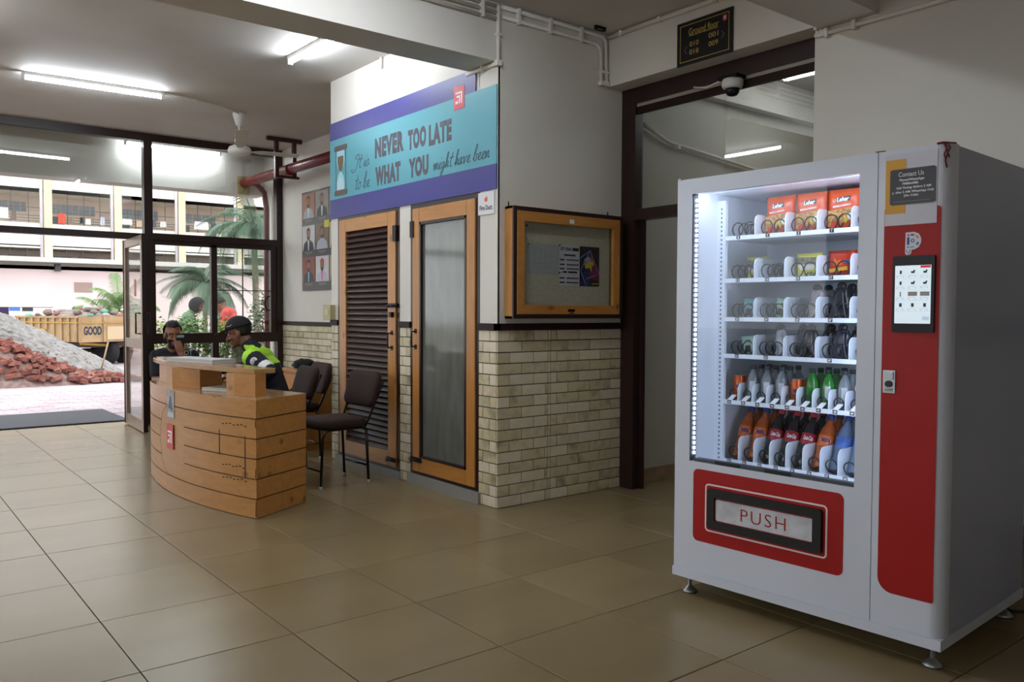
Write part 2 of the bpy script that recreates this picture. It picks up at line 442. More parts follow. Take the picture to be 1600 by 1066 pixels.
tag(t_.build('trim_3', M_trimw), 'dark brown dado rail on the projecting wall above its cream tiles', 'trim', kind='structure')

# ---- recessed wall with the portraits
wr = empty('wall_recess', (0, 0, 0), label='white recessed wall with cream tiled base beside the glass entrance', cat='wall', kind='structure')
MB().bx(0.925, 1.15, 2.335, 6.0, 0, ZC).build('plaster', M_wall, wr)
MB().bx(0.913, 0.93, 2.335, YE, 1.13, ZC).build('paint_skin', M_wall, wr)
MB().bx(0.916, 0.93, 2.335, YE, 0, 1.1).build('tile_bed', M_grout, wr)
wall_tiles(wr, 'x', 0.915, 3.6, YE-0.02, 0, 1.10, 15, 0.20, [], 8)
tag(MB().bx(0.893, 0.93, 2.335, YE, 1.10, 1.145).build('trim_4', M_trimw), 'dark dado rail on the recessed wall under the portraits', 'trim', kind='structure')

# ---- corridor partition, lintel and right-hand wall
wp = empty('wall_lintel', (0, 0, 0), label='white lintel over the brown glazed corridor screen', cat='wall', kind='structure')
MB().bx(0.97, 1.30, -1.70, 0.0, 2.857, ZC).build('plaster', M_wall, wp)
wrr = empty('wall_right', (0, 0, 0), label='plain white wall behind the vending machine', cat='wall', kind='structure')
MB().bx(0.97, 1.35, YB, -1.62, 0, ZC).build('plaster', M_wall, wrr)
tag(MB().bx(0.945, 0.975, YB, -1.64, 1.16, 1.235).build('trim_5', M_trimw), 'dark dado rail behind the vending machine', 'trim', kind='structure')
tag(MB().bx(0.95, 0.975, YB, -1.64, 0, 0.30).build('baseboard_right', mat('skirting_stone', 'a39a84', 0.5, noise=0.2, scale=6)), 'stone skirting behind the vending machine', 'baseboard', kind='structure')
ws = empty('window_2', (0, 0, 0), label='brown framed glazed corridor screen under the ground floor sign', cat='window', kind='structure')
f_ = MB(); f_.bx(1.12, 1.20, -0.135, 0.0, 0, 2.855); f_.build('post', M_brown, ws)
f_ = MB(); f_.bx(1.12, 1.20, -1.62, -0.135, 2.745, 2.855); f_.build('head_rail', M_brown, ws)
f_ = MB(); f_.bx(1.115, 1.205, -1.62, -0.135, 1.925, 2.0); f_.build('transom', M_brown, ws)
f_ = MB(); f_.bx(1.185, 1.215, -0.16, -0.135, 0, 1.925); f_.build('door_stop', M_brown, ws)
f_ = MB(); f_.bx(1.125, 1.195, -1.62, -1.56, 0, 2.745); f_.build('post', M_brown, ws)
MB().bx(1.135, 1.175, -1.56, -0.135, 2.722, 2.745).build('glazing_bead', mat('bead_grey', '9c968a', 0.5), ws); MB().bx(1.14, 1.17, -1.56, -0.135, 2.675, 2.722).build('glazing_bead', M_trimw, ws)
for (a, b) in ((-0.978, -0.137), (-1.56, -0.982)):
    MB().bx(1.152, 1.158, a, b, 2.0, 2.745).build('pane', glass_mat('screen_pane', 'f6f8f4', 0.11), ws)
# corridor behind it
wc = empty('wall_corridor', (0, 0, 0), label='grey-white corridor walls seen through the glazed screen', cat='wall', kind='structure')
c_ = MB(); c_.bx(1.2, 5.2, 0.0, 0.15, 0, ZC); c_.bx(5.0, 5.2, -4, 0, 0, ZC); c_.bx(1.3, 5.2, -4.0, -3.85, 0, ZC)
c_.build('plaster', mat('corridor_paint', 'c4c2b6', 0.65, noise=0.06, scale=1.5, bump=0.02), wc)
MB().bx(1.2, 5.0, -0.08, 0.0, 2.95, ZC).build('ceiling_beam', M_beam, wc)
MB().bx(1.2, 5.0, -0.02, 0.0, 0, 0.10).build('skirting', mat('skirting_marble', 'a98f70', 0.45, col2='8d7458', scale=9), wc)

# ---- walls out of view (left wall openings made up and sized to let daylight in)
wl = MB()
wl.bx(XL-0.2, XL, YB, YE, 0, 0.9); wl.bx(XL-0.2, XL, YB, YE, 2.75, ZC)
wl.bx(XL-0.2, XL, YB, -6.5, 0.9, 2.75); wl.bx(XL-0.2, XL, -4.6, -2.4, 0.9, 2.75)
for y in (-0.2, 2.4, 5.2): wl.bx(XL-0.2, XL, y, y+0.35, 0.9, 2.75)
tag(wl.build('wall_left', M_wall), 'unseen white lobby wall with openings added to let daylight in', 'wall', kind='structure')
tag(MB().bx(XL-0.2, 1.3, YB-0.2, YB, 0, ZC).build('wall_back', M_wall), 'plain white wall at the rear of the lobby', 'wall', kind='structure')

# ================================================================ glazed entrance
we = empty('window_1', (0, 0, 0), label='dark brown framed glass entrance front of the lobby', cat='window', kind='structure')
def bar(name, x0, x1, z0, z1, d=0.05, dy=0.0, par=None, m=None):
    return MB().bx(x0, x1, YE-d+dy, YE+d+dy, z0, z1).build(name, m or M_brown, par or we)
bar('head_rail', XL, 0.915, 3.135, ZC)
for a, b in ((-0.686, -0.598), (0.838, 0.915)): bar('post', a, b, 0, 3.135)
bar('post', -2.75, -2.66, 0, 3.135); bar('post', -4.4, -4.31, 0, 3.135)
bar('transom', XL, -0.686, 2.05, 2.118); bar('transom', -0.598, 0.838, 2.055, 2.13)
bar('sash_head', -0.598, 0.838, 2.005, 2.055, 0.03)
bar('mullion', 0.048, 0.115, 1.0, 2.03, 0.03); bar('mullion', 0.057, 0.131, 0, 0.91, 0.03)
bar('rail', -0.598, 0.838, 0.896, 1.012); bar('sill_rail', -0.598, 0.838, 0.0, 0.10)
bar('sash_stile', 0.765, 0.838, 1.012, 2.005, 0.03); bar('sash_stile', -0.598, -0.568, 1.012, 2.005, 0.03)
bar('muntin', 0.423, 0.433, 1.012, 2.005, 0.008); bar('muntin', 0.115, 0.765, 1.504, 1.514, 0.008)
def pane(x0, x1, z0, z1): MB().bx(x0, x1, YE-0.003, YE+0.003, z0, z1).build('pane', glass_mat('entrance_pane', 'fbfdfb', 0.075), we)
pane(-0.598, 0.838, 2.13, 3.135); pane(-2.66, -0.686, 2.118, 3.135); pane(-4.31, -2.75, 2.118, 3.135); pane(XL, -4.4, 2.118, 3.135)
pane(-0.568, 0.048, 1.012, 2.005); pane(0.115, 0.423, 1.012, 1.504); pane(0.115, 0.423, 1.514, 2.005); pane(0.433, 0.765, 1.012, 1.504); pane(0.433, 0.765, 1.514, 2.005)
pane(-0.598, 0.057, 0.10, 0.896); pane(0.131, 0.838, 0.10, 0.896); pane(-4.31, -2.75, 0, 2.05); pane(XL, -4.4, 0, 2.05)
# window handle and latch on the sash
MB().tube([(0.74, YE-0.05, 1.30+0.10*math.sin(a)) if False else (0.735+0.055*math.cos(a), YE-0.05, 1.36+0.085*math.sin(a)) for a in [PI*0.45+PI*1.1*i/10 for i in range(11)]], 0.009, 6).build('sash_pull', M_iron, we)

# open glass door leaf
dl = empty('door_3', (-0.885, 4.78, 0), label='open glass door leaf with bronze frame at the entrance', cat='door', kind='structure')
hx, hy = -0.835+0.885, 5.70-4.78
ang = math.atan2(hy, hx); Wd = math.hypot(hx, hy)
dl.rotation_euler = (0, 0, ang)
M_leaf = mat('bronze_aluminium', '8f7a68', 0.35, metal=0.35, noise=0.1, scale=6)
M_leafd = mat('bronze_dark', '241a18', 0.4, metal=0.3)
for nm, a in (('stile', (0, 0.075)), ('stile', (Wd-0.075, Wd))):
    o = MB().bx(a[0], a[1], -0.022, 0.022, 0.012, 2.045).build(nm, M_leaf, dl)
for nm, z0, z1 in (('top_rail', 1.955, 2.045), ('middle_rail', 0.87, 0.97), ('bottom_rail', 0.012, 0.13)):
    MB().bx(0.075, Wd-0.075, -0.02, 0.02, z0, z1).build(nm, M_leaf, dl)
MB().bx(-0.004, 0.0, -0.022, 0.022, 0.012, 2.045).build('edge_strip', M_leafd, dl)
MB().bx(Wd, Wd+0.012, -0.03, 0.03, 0.012, 2.045).build('pivot_strip', M_leafd, dl)
for z0, z1 in ((0.13, 0.87), (0.97, 1.955)): MB().bx(0.075, Wd-0.075, -0.003, 0.003, z0, z1).build('pane', glass_mat('door_pane', 'fafaf7', 0.09, haze=0.10), dl)
MB().tube([(0.10, 0.02, 1.03), (0.10, 0.065, 1.03), (0.10, 0.065, 1.24), (0.10, 0.02, 1.24)], 0.009, 8).build('pull_handle', M_black, dl)
MB().tube([(0.10, -0.02, 1.03), (0.10, -0.065, 1.03), (0.10, -0.065, 1.24), (0.10, -0.02, 1.24)], 0.009, 8).build('pull_handle', M_black, dl)
MB().bx(0.42, 0.47, 0.003, 0.005, 1.42, 1.60).build('warning_sticker', mat('sticker_red', 'c24238', 0.5), dl)
MB().bx(0.42, 0.47, -0.005, -0.003, 1.42, 1.60).build('warning_sticker', mat('sticker_red', 'c24238', 0.5), dl)

# doormat on the threshold
dm = MB(); dm.bx(-5.0, -0.75, 5.97, 7.28, 0.001, 0.014)
tag(bevel(dm.build('doormat', mat('grey_coir', '5b5c61', 0.95, noise=0.35, scale=90, bump=0.6, bscale=220)), 0.005, 1), 'wide grey doormat outside the glass entrance', 'mat')

# porch: slab edge beam and side return
tag(MB().bx(XL, 0.93, 6.10, 6.40, 2.735, ZC).build('trim_6', M_beam), 'white porch beam outside above the entrance glass', 'beam', kind='structure')
tag(MB().bx(0.93, 1.2, YE+0.06, 6.40, 2.78, ZC).build('trim_7', M_beam), 'white porch side beam beside the red pipe', 'beam', kind='structure')

# ================================================================ the two duct doors
def duct_door(name, y0, y1, z0, z1, label, louver):
    d = empty(name, (0, (y0+y1)/2, 0), label=label, cat='door', kind='structure'); c = (y0+y1)/2; h = (y1-y0)/2
    fr = MB(); fr.bx(-0.006, 0.10, -h-0.042, -h, z0-0.02, z1+0.035); fr.bx(-0.006, 0.10, h, h+0.042, z0-0.02, z1+0.035); fr.bx(-0.006, 0.10, -h, h, z1, z1+0.035); fr.bx(-0.004, 0.10, -h, h, z0-0.02, z0)
    fr.build('door_frame', M_brown, d)
    MB().bx(-0.03, 0.2, -h-0.06, h+0.06, -0.005, z0-0.02).build('threshold', mat('grey_threshold', '8d8b86', 0.5, noise=0.1, scale=7), d)
    return d, h
d1, h1 = duct_door('door_1', 1.245, 2.165, 0.075, 2.032, 'pine louvred duct door with dark brown slats under the banner', True)
s1 = 0.115; s2 = 0.115
for y in (-h1, h1-s1): bevel(MB().bx(-0.018, 0.02, y, y+s1, 0.08, 2.03).build('stile', M_pine, d1), 0.003, 1)
bevel(MB().bx(-0.018, 0.02, -h1+s1, h1-s1, 1.925, 2.03).build('top_rail', M_pineh, d1), 0.003, 1)
bevel(MB().bx(-0.018, 0.02, -h1+s1, h1-s1, 0.08, 0.195).build('bottom_rail', M_pineh, d1), 0.003, 1)
ns = 38; hw = h1-s1-0.001
M_slat = mat('slat_brown', '3c2722', 0.4, noise=0.15, scale=8, vary=0.12)
MB().bx(0.018, 0.03, -hw, hw, 0.19, 1.93).build('louver_backing', M_brown, d1)
sl = MB(); pz = (1.925-0.195)/ns
sl.box((0, 0, 0), (0.007, 2*hw, pz*1.10), 0, Rm(R(36), 'Y')); slm = sl.mesh('slat', M_slat)
for k in range(ns): link('slat', slm, d1, Tm(0.0, 0, 0.195+pz*(k+0.5)))
# hardware of door 1 (handle side = nearer the corner)
def pull(par, y, z, mtl=M_iron):
    MB().tube([(-0.018, y, z-0.055), (-0.05, y, z-0.055), (-0.055, y, z-0.03), (-0.055, y, z+0.03), (-0.05, y, z+0.055), (-0.018, y, z+0.055)], 0.006, 6).build('pull_handle', mtl, par)
    pl = MB(); pl.bx(-0.022, -0.018, y-0.014, y+0.014, z-0.075, z-0.04); pl.bx(-0.022, -0.018, y-0.014, y+0.014, z+0.04, z+0.075); pl.build('handle_plate', mtl, par)
pull(d1, -h1+0.05, 1.05)
def sbolt(par, y, z, ln=0.16):
    b = MB(); b.bx(-0.024, -0.018, y-ln/2, y+ln/2, z-0.018, z+0.018); b.tube([(-0.032, y-ln/2-0.02, z), (-0.032, y+ln/2, z)], 0.007, 8); b.tube([(-0.03, y+0.02, z), (-0.06, y+0.02, z-0.01)], 0.005, 6)
    b.build('slide_bolt', M_iron, par)
sbolt(d1, -h1+0.04, 1.315, 0.12); sbolt(d1, -h1+0.06, 0.135, 0.13)
MB().bx(-0.045, -0.02, -h1+0.02, -h1+0.055, 1.225, 1.265).build('padlock', M_iron, d1)
for z in (1.86,): MB().bx(-0.026, -0.016, -h1-0.02, -h1+0.03, z-0.06, z+0.06).build('hinge', M_iron, d1)
d2, h2 = duct_door('door_2', 0.225, 1.0, 0.095, 2.02, 'pine duct door with a tall dusty grey glass panel', False)
s1 = 0.095
for y in (-h2, h2-s1): bevel(MB().bx(-0.018, 0.02, y, y+s1, 0.10, 2.018).build('stile', M_pine, d2), 0.003, 1)
bevel(MB().bx(-0.018, 0.02, -h2+s1, h2-s1, 1.915, 2.018).build('top_rail', M_pineh, d2), 0.003, 1)
bevel(MB().bx(-0.018, 0.02, -h2+s1, h2-s1, 0.10, 0.205).build('bottom_rail', M_pineh, d2), 0.003, 1)
wy = h2-s1
b_ = MB(); b_.bx(-0.02, 0.012, -wy, -wy+0.02, 0.205, 1.915); b_.bx(-0.02, 0.012, wy-0.02, wy, 0.205, 1.915); b_.bx(-0.02, 0.012, -wy, wy, 1.897, 1.915); b_.bx(-0.02, 0.012, -wy, wy, 0.205, 0.222)
b_.build('glazing_bead', M_brown, d2)
MB().bx(0.0, 0.006, -wy+0.019, wy-0.019, 0.22, 1.90).build('pane', mat('dusty_dark_glass', '6b6c66', 0.09, col2='5d5e58', scale=5, stretch=(1, 2.5, 0.7), spec=0.75), d2)
pull(d2, h2-0.045, 1.07); sbolt(d2, h2-0.05, 0.185, 0.14)
for z in (1.87,): MB().bx(-0.026, -0.016, h2-0.02, h2+0.025, z-0.06, z+0.06).build('hinge', M_iron, d2)

# ================================================================ banner
bn = empty('banner', (0, 1.17, 2.40), label='turquoise and blue motivational quote banner with an hourglass above the doors', cat='banner')
M_teal = mat('banner_turquoise', '4f9dab', 0.4, col2='4a95a3', scale=1.2)
M_navy = mat('banner_blue', '322e80', 0.4, col2='2c2974', scale=1.5)
MB().bx(-0.012, -0.004, 0.0-1.17, 2.335-1.17, 2.215-2.40, 2.715-2.40).build('sheet', M_teal, bn)
MB().bx(-0.013, -0.004, -1.17, 2.335-1.17, 2.055-2.40, 2.215-2.40).build('lower_band', M_navy, bn)
MB().bx(-0.013, -0.004, 0.225-1.17, 2.335-1.17, 2.715-2.40, 2.86-2.40).build('upper_band', M_navy, bn)
def bm(y, z, d=-0.0125): return face_x(d, y-1.17, z-2.40)
emblem(bn, bm(0.412, 2.71, -0.013), 0.155)
M_ink = mat('banner_ink', '3b3a44', 0.5, col2='4c4852', scale=30)
text('big_lettering', 'NEVER', 0.16, M_ink, bm(1.345, 2.538), bn, width=0.43, height=0.155, bold=0.010, spacing=1.15)
text('big_lettering', 'TOO', 0.16, M_ink, bm(0.945, 2.525), bn, width=0.245, height=0.15, bold=0.010, spacing=1.15)
text('big_lettering', 'LATE', 0.16, M_ink, bm(0.645, 2.515), bn, width=0.285, height=0.148, bold=0.010, spacing=1.15)
text('big_lettering', 'WHAT', 0.16, M_ink, bm(1.365, 2.320), bn, width=0.38, height=0.148, bold=0.010, spacing=1.15)
text('big_lettering', 'YOU', 0.16, M_ink, bm(0.925, 2.318), bn, width=0.265, height=0.145, bold=0.010, spacing=1.15)
# stencil cuts through the capitals
# flowing script, drawn as pen strokes
SC = {  # glyph strokes in a 1-high box: list of polylines, then advance
 'I': ([[(0.62, 1.05), (0.35, 1.0), (0.2, 0.8), (0.42, 0.72)], [(0.7, 1.0), (0.52, 0.5), (0.36, 0.0), (0.1, -0.22), (-0.15, -0.12), (-0.02, 0.05)]], 0.62),
 't': ([[(0.34, 1.0), (0.14, 0.25), (0.18, 0.02), (0.34, 0.1)], [(0.02, 0.62), (0.46, 0.66)]], 0.36),
 'i': ([[(0.0, 0.1), (0.2, 0.5), (0.1, 0.1), (0.17, 0.0), (0.3, 0.12)], [(0.25, 0.74), (0.29, 0.80)]], 0.27),
 's': ([[(0.0, 0.08), (0.22, 0.52), (0.28, 0.2), (0.14, 0.0), (0.0, 0.06)], [(0.26, 0.1), (0.36, 0.12)]], 0.36),
 'o': ([[(0.26, 0.5), (0.1, 0.42), (0.04, 0.16), (0.14, 0.0), (0.3, 0.12), (0.32, 0.38), (0.24, 0.5), (0.42, 0.42)]], 0.40),
 'b': ([[(0.02, 0.1), (0.3, 0.8), (0.3, 1.12), (0.2, 0.9), (0.1, 0.3), (0.16, 0.0), (0.32, 0.1), (0.34, 0.42), (0.46, 0.4)]], 0.44),
 'e': ([[(0.0, 0.1), (0.24, 0.3), (0.26, 0.5), (0.12, 0.42), (0.08, 0.12), (0.18, 0.0), (0.36, 0.12)]], 0.34),
 'm': ([[(0.0, 0.3), (0.12, 0.5), (0.08, 0.0), (0.26, 0.48), (0.3, 0.4), (0.26, 0.0), (0.44, 0.48), (0.5, 0.4), (0.46, 0.05), (0.6, 0.1)]], 0.58),
 'g': ([[(0.28, 0.48), (0.1, 0.42), (0.06, 0.14), (0.2, 0.06), (0.32, 0.48), (0.24, -0.2), (0.08, -0.48), (0.0, -0.3), (0.2, -0.06), (0.42, 0.12)]], 0.40),
 'h': ([[(0.0, 0.1), (0.26, 0.8), (0.26, 1.1), (0.16, 0.9), (0.08, 0.0), (0.24, 0.42), (0.32, 0.4), (0.28, 0.05), (0.42, 0.1)]], 0.40),
 'a': ([[(0.28, 0.48), (0.1, 0.42), (0.04, 0.12), (0.14, 0.0), (0.3, 0.46), (0.26, 0.06), (0.42, 0.1)]], 0.40),
 'v': ([[(0.0, 0.4), (0.1, 0.5), (0.12, 0.0), (0.32, 0.44), (0.44, 0.42)]], 0.40),
 'n': ([[(0.0, 0.3), (0.12, 0.5), (0.08, 0.0), (0.28, 0.48), (0.34, 0.4), (0.3, 0.05), (0.44, 0.1)]], 0.42),
 ' ': ([], 0.24)}
def smooth(pts, k=4):
    out = []; n = len(pts)
    for i in range(n-1):
        p0, p1, p2, p3 = (Vector(pts[max(i-1, 0)]), Vector(pts[i]), Vector(pts[i+1]), Vector(pts[min(i+2, n-1)]))
        for j in range(k):
            t = j/k
            out.append(0.5*((2*p1)+(p2-p0)*t+(2*p0-5*p1+4*p2-p3)*t*t+(3*p1-p0-3*p2+p3)*t**3))
    return out + [Vector(pts[-1])]
def script(s, name, M, parent, height, width, m, wd=0.006):
    tot = sum(SC[c][1] for c in s); sx = width/tot; mb = MB(); x = 0
    for c in s:
        for st in SC[c][0]:
            stroke(mb, [((x+q[0]+0.15*q[1])*sx - width/2, q[1]*height) for q in (smooth(st) if len(st) > 2 else [Vector(v) for v in st])], wd)
        x += SC[c][1]
    return mb.build(name, m, parent, M)
M_pen = mat('banner_pen', '24323d', 0.5)
script('It is', 'script_lettering', bm(1.79, 2.425), bn, 0.105, 0.27, M_pen)
script('to be', 'script_lettering', bm(1.775, 2.255), bn, 0.115, 0.25, M_pen)
script('might have been', 'script_lettering', bm(0.405, 2.262), bn, 0.095, 0.66, M_pen)
for (a, b) in [(2.285, 2.24), (2.655, 2.61)]: hgo = MB().prism(rrect(0.225, a-b, 0.02, 4, 0, (a+b)/2-2.445), 0, 0.002, 0).build('hourglass_cap', mat('hourglass_brown', '5a4640', 0.5, noise=0.2, scale=20), bn, bm(2.14, 2.445))
hp = MB()
for x in (-0.09, 0.085): hp.bx(x, x+0.008, -0.165, 0.17, 0, 0.0015)
hp.build('hourglass_rods', mat('hourglass_rod', '4c5258', 0.5), hgo)
gb = MB(); prof = [(0.065, 0.165), (0.07, 0.08), (0.05, 0.03), (0.006, 0.0), (0.05, -0.045), (0.07, -0.10), (0.068, -0.162)]
gb.prism([(r_, z) for r_, z in prof] + [(-r_, z) for r_, z in reversed(prof)], 0, 0.0012); gb.build('hourglass_bulb', mat('bulb_pale', '9fd0da', 0.3), hgo)
sd = MB(); sd.prism([(0.05, 0.12), (0.052, 0.07), (0.035, 0.02), (0.0, -0.01), (-0.035, 0.02), (-0.052, 0.07), (-0.05, 0.12)], 0.0012, 0.002); sd.build('hourglass_sand', mat('sand_brown', '6d5a44', 0.7), hgo)
sd = MB(); sd.prism([(0.06, -0.155), (0.045, -0.09), (0.0, -0.05), (-0.045, -0.09), (-0.06, -0.155)], 0.0012, 0.002); sd.build('hourglass_sand', mat('sand_pale', 'b9d4dc', 0.6), hgo)

# fire duct sign, half over the banner's lower band
fs = empty('fire_duct_sign', (-0.006, 0.11, 1.973), label='small white fire duct sign beside the glass-panelled door', cat='sign')
MB().bx(-0.006, 0.0, -0.085, 0.085, -0.072, 0.072).build('plate', M_paper, fs)
text('lettering', 'Fire Duct', 0.034, M_print_black, face_x(-0.0065, 0, -0.028), fs, width=0.135, height=0.032, bold=0.0006)
fl = MB(); fl.prism([(0, -0.02), (0.016, -0.012), (0.017, 0.002), (0.006, 0.024), (0.005, 0.006), (-0.004, 0.012), (-0.014, 0.0), (-0.014, -0.012)], 0, 0.0006); fl.build('flame_symbol', mat('flame_orange', 'd8502e', 0.5), fs, face_x(-0.0065, 0, 0.028))

# ================================================================ notice board
nb = empty('notice_board', (0.545, -0.012, 1.59), label='pine framed glazed notice board with pinned papers on the corner wall', cat='notice board')
x0, x1, z0, z1 = 0.05-0.545, 1.035-0.545, 1.228-1.59, 1.945-1.59
cs = MB(); cs.bx(x0, x0+0.015, -0.078, 0, z0, z1); cs.bx(x1-0.015, x1, -0.078, 0, z0, z1); cs.bx(x0, x1, -0.078, 0, z0, z0+0.015); cs.bx(x0, x1, -0.078, 0, z1-0.015, z1)
cs.build('case', M_pine, nb)
bl = MB(); tq = 0.028
for a in ((x0, x1, z0, z0+tq), (x0, x1, z1-tq, z1), (x0, x0+tq, z0+tq, z1-tq), (x1-tq, x1, z0+tq, z1-tq)): bl.bx(a[0], a[1], -0.09, -0.076, a[2], a[3])
bl.build('dark_edging', M_brown, nb)
ix0, ix1, iz0, iz1 = 0.138-0.545, 0.942-0.545, 1.318-1.59, 1.85-1.59
X0, X1, Z0, Z1 = x0+tq, x1-tq, z0+tq, z1-tq
for nm, poly in (('frame_top', [(X0, Z1), (X1, Z1), (ix1, iz1), (ix0, iz1)]), ('frame_bottom', [(X0, Z0), (ix0, iz0), (ix1, iz0), (X1, Z0)]), ('frame_side', [(X0, Z0), (X0, Z1), (ix0, iz1), (ix0, iz0)]), ('frame_side', [(X1, Z0), (ix1, iz0), (ix1, iz1), (X1, Z1)])):
    o = MB().prism(poly, 0.0, 0.028).build(nm, M_pinex if 'side' not in nm else M_pine, nb, frame_m((0, -0.066, 0), (1, 0, 0), (0, 0, 1), (0, -1, 0))); bevel(o, 0.002, 1)
MB().bx(ix0-0.01, ix1+0.01, -0.045, -0.03, iz0-0.01, iz1+0.01).build('felt_panel', mat('grey_felt', 'c6c1b0', 0.95, noise=0.15, scale=60), nb)
MB().bx(ix0-0.002, ix1+0.002, -0.074, -0.071, iz0-0.002, iz1+0.002).build('pane', glass_mat('board_pane', 'fafbf9', 0.06), nb)
def nbm(x, z, d=-0.0465): return face_y(x-0.545, d, z-1.59)
MB().bx(-0.03, 0.03, -0.098, -0.092, iz0-0.045, iz0-0.028).build('hasp', M_iron, nb)
lk = MB(); lk.tube([(0, -0.094, iz0-0.06), (0, -0.104, iz0-0.06)], 0.012, 10); lk.build('lock', mat('brass_lock', '6b4a2c', 0.4, metal=0.7), nb)
MB().bx(-0.02, 0.02, -0.0955, -0.092, iz1+0.012, iz1+0.04).build('white_tag', M_paper, nb)
for x in (x0+0.005, x1-0.09): MB().tube([(x, -0.03, z1), (x, -0.03, z1+0.03)], 0.004, 6).build('hanger', M_iron, nb)
# papers
pp = tag(MB().bx(-0.135, 0.135, -0.099, 0.099, 0, 0.0012).build('paper', mat('paper_grey', 'a9adb3', 0.7), None, nb.matrix_basis @ nbm(0.338, 1.620)), 'plain grey sheet with faint handwriting pinned in the notice board', 'paper')
ln = MB(); rr_ = random.Random(2)
for k in range(9):
    y = 0.065-0.016*k
    for s in range(4): a = -0.09+0.045*s; ln.bx(a, a+rr_.uniform(0.015, 0.038), y, y+0.003, 0.0012, 0.0016)
ln.build('faint_lines', mat('pencil_grey', '83878d', 0.7), pp)
pl = tag(MB().bx(-0.093, 0.093, -0.136, 0.136, 0, 0.0012).build('paper', mat('paper_violet', 'c3c3d4', 0.7), None, nb.matrix_basis @ nbm(0.568, 1.583)), 'white printed list with bold black lines beside the colourful poster', 'paper')
text('heading', '1ST YEAR', 0.03, M_print_black, Tm(-0.032, 0.112, 0.0014), pl, width=0.10, height=0.022, bold=0.0008)
MB().bx(0.026, 0.085, 0.101, 0.123, 0.0012, 0.0016).build('printed_line', M_print_black, pl)
MB().bx(-0.05, 0.055, 0.066, 0.078, 0.0012, 0.0016).build('printed_line', M_print_black, pl)
MB().bx(-0.062, -0.022, -0.048, -0.036, 0.0012, 0.0016).bx(-0.012, 0.07, -0.048, -0.036, 0.0012, 0.0016).build('printed_line', M_print_black, pl)
for k, z in enumerate((0.040, 0.008, -0.020, -0.083, -0.112)):
    lb = MB(); lb.bx(-0.088, -0.045, z-0.005, z+0.005, 0.0012, 0.0016)
    for s in range(7): lb.bx(-0.025+0.016*s, -0.025+0.016*s+0.0125, z-0.005, z+0.005, 0.0012, 0.0016)
    lb.build('printed_line', M_print_black, pl)
po = tag(MB().bx(-0.0925, 0.0925, -0.136, 0.136, 0, 0.0014).build('poster', mat('poster_dark', '17131f', 0.4), None, nb.matrix_basis @ nbm(0.755, 1.585)), 'dark event poster with neon diamond and yellow splash in the notice board', 'poster')
def flat(par, name, poly, m, z0=0.0014, z1=0.0019): return MB().prism(poly, z0, z1).build(name, m, par)
flat(po, 'blue_facet', [(-0.0925, -0.13), (0.0, 0.1), (0.0, -0.136), (-0.07, -0.136)], mat('poster_blue', '24306e', 0.4))
flat(po, 'magenta_facet', [(0.0, -0.08), (0.005, 0.105), (0.0925, -0.06), (0.09, -0.10)], mat('poster_magenta', '7d1650', 0.4))
di = MB()
for a, b in (((-0.09, 0.055), (0.005, 0.11)), ((0.005, 0.11), (0.09, -0.05)), ((-0.085, -0.03), (0.0, 0.11)), ((-0.085, -0.03), (-0.03, -0.135)), ((-0.03, -0.085), (0.07, -0.055))): stroke(di, [a, b], 0.005, 0.0024)
di.build('neon_lines', mat('poster_neon', '7f8fe0', 0.4), po)
flat(po, 'yellow_splash', [(-0.05, 0.02), (-0.02, 0.035), (0.035, 0.045), (0.04, 0.0), (0.02, 0.012), (0.018, -0.04), (0.0, -0.01), (-0.04, -0.015)], mat('poster_yellow', 'c6b02c', 0.4), 0.0019, 0.0024)
flat(po, 'pale_splash', [(-0.05, 0.05), (-0.01, 0.07), (0.012, 0.05), (-0.01, 0.035), (-0.05, 0.03)], mat('poster_pale', '8fa6e0', 0.4), 0.0019, 0.0024)
flat(po, 'red_splash', [(0.01, 0.075), (0.03, 0.05), (0.03, 0.03), (0.012, 0.045)], mat('poster_redsplash', 'c8303c', 0.4), 0.0019, 0.0025)
flat(po, 'yellow_caption', [(0.02, -0.122), (0.085, -0.122), (0.085, -0.115), (0.02, -0.115)], mat('poster_yellow', 'c6b02c', 0.4))
for (x, z) in ((0.475, 1.718), (0.205, 1.712), (0.478, 1.535), (0.19, 1.83)):
    MB().ball((0, 0, 0.004), 0.006, 8, 5).build('pin', M_black, nb, nbm(x, z))

# ================================================================ ground floor sign
gs = empty('ground_floor_sign', (0.966, -0.859, 2.985), label='black and gold ground floor room sign on the white lintel', cat='sign')
M_gold = mat('sign_gold', 'cdb050', 0.4, metal=0.2)
MB().bx(-0.006, 0.0, -0.216, 0.216, -0.137, 0.137).build('plate', mat('sign_black', '15151a', 0.3), gs)
gm = lambda y, z, d=-0.0062: face_x(d, -y, z)
fb = MB()
for a in ((-0.19, 0.19, 0.112, 0.1155), (-0.19, 0.19, -0.1155, -0.112), (-0.19, -0.1865, -0.112, 0.112), (0.1865, 0.19, -0.112, 0.112)): fb.bx(a[0], a[1], a[2], a[3], 0, 0.0008)
fb.bx(-0.118, 0.108, 0.040, 0.0435, 0, 0.0008)
fb.build('gold_border', M_gold, gs, gm(0, 0))
text('heading', 'Ground floor', 0.05, M_gold, gm(-0.005, 0.067), gs, width=0.232, height=0.042)
for s, x, z in (('010', -0.078, -0.012), ('018', -0.078, -0.062), ('001', 0.072, 0.005), ('009', 0.072, -0.047)):
    text('room_number', s, 0.04, M_gold, gm(x, z), gs, width=0.072, height=0.031)
for ap in ([(-0.135, -0.02), (-0.155, -0.043), (-0.135, -0.066)], [(0.135, 0.01), (0.152, -0.012), (0.132, -0.034)]):
    ar = MB(); stroke(ar, ap, 0.004); ar.build('arrow', mat('sign_arrow', '77767a', 0.4), gs, gm(0, 0))
emblem(gs, gm(0.158, 0.085), 0.036)

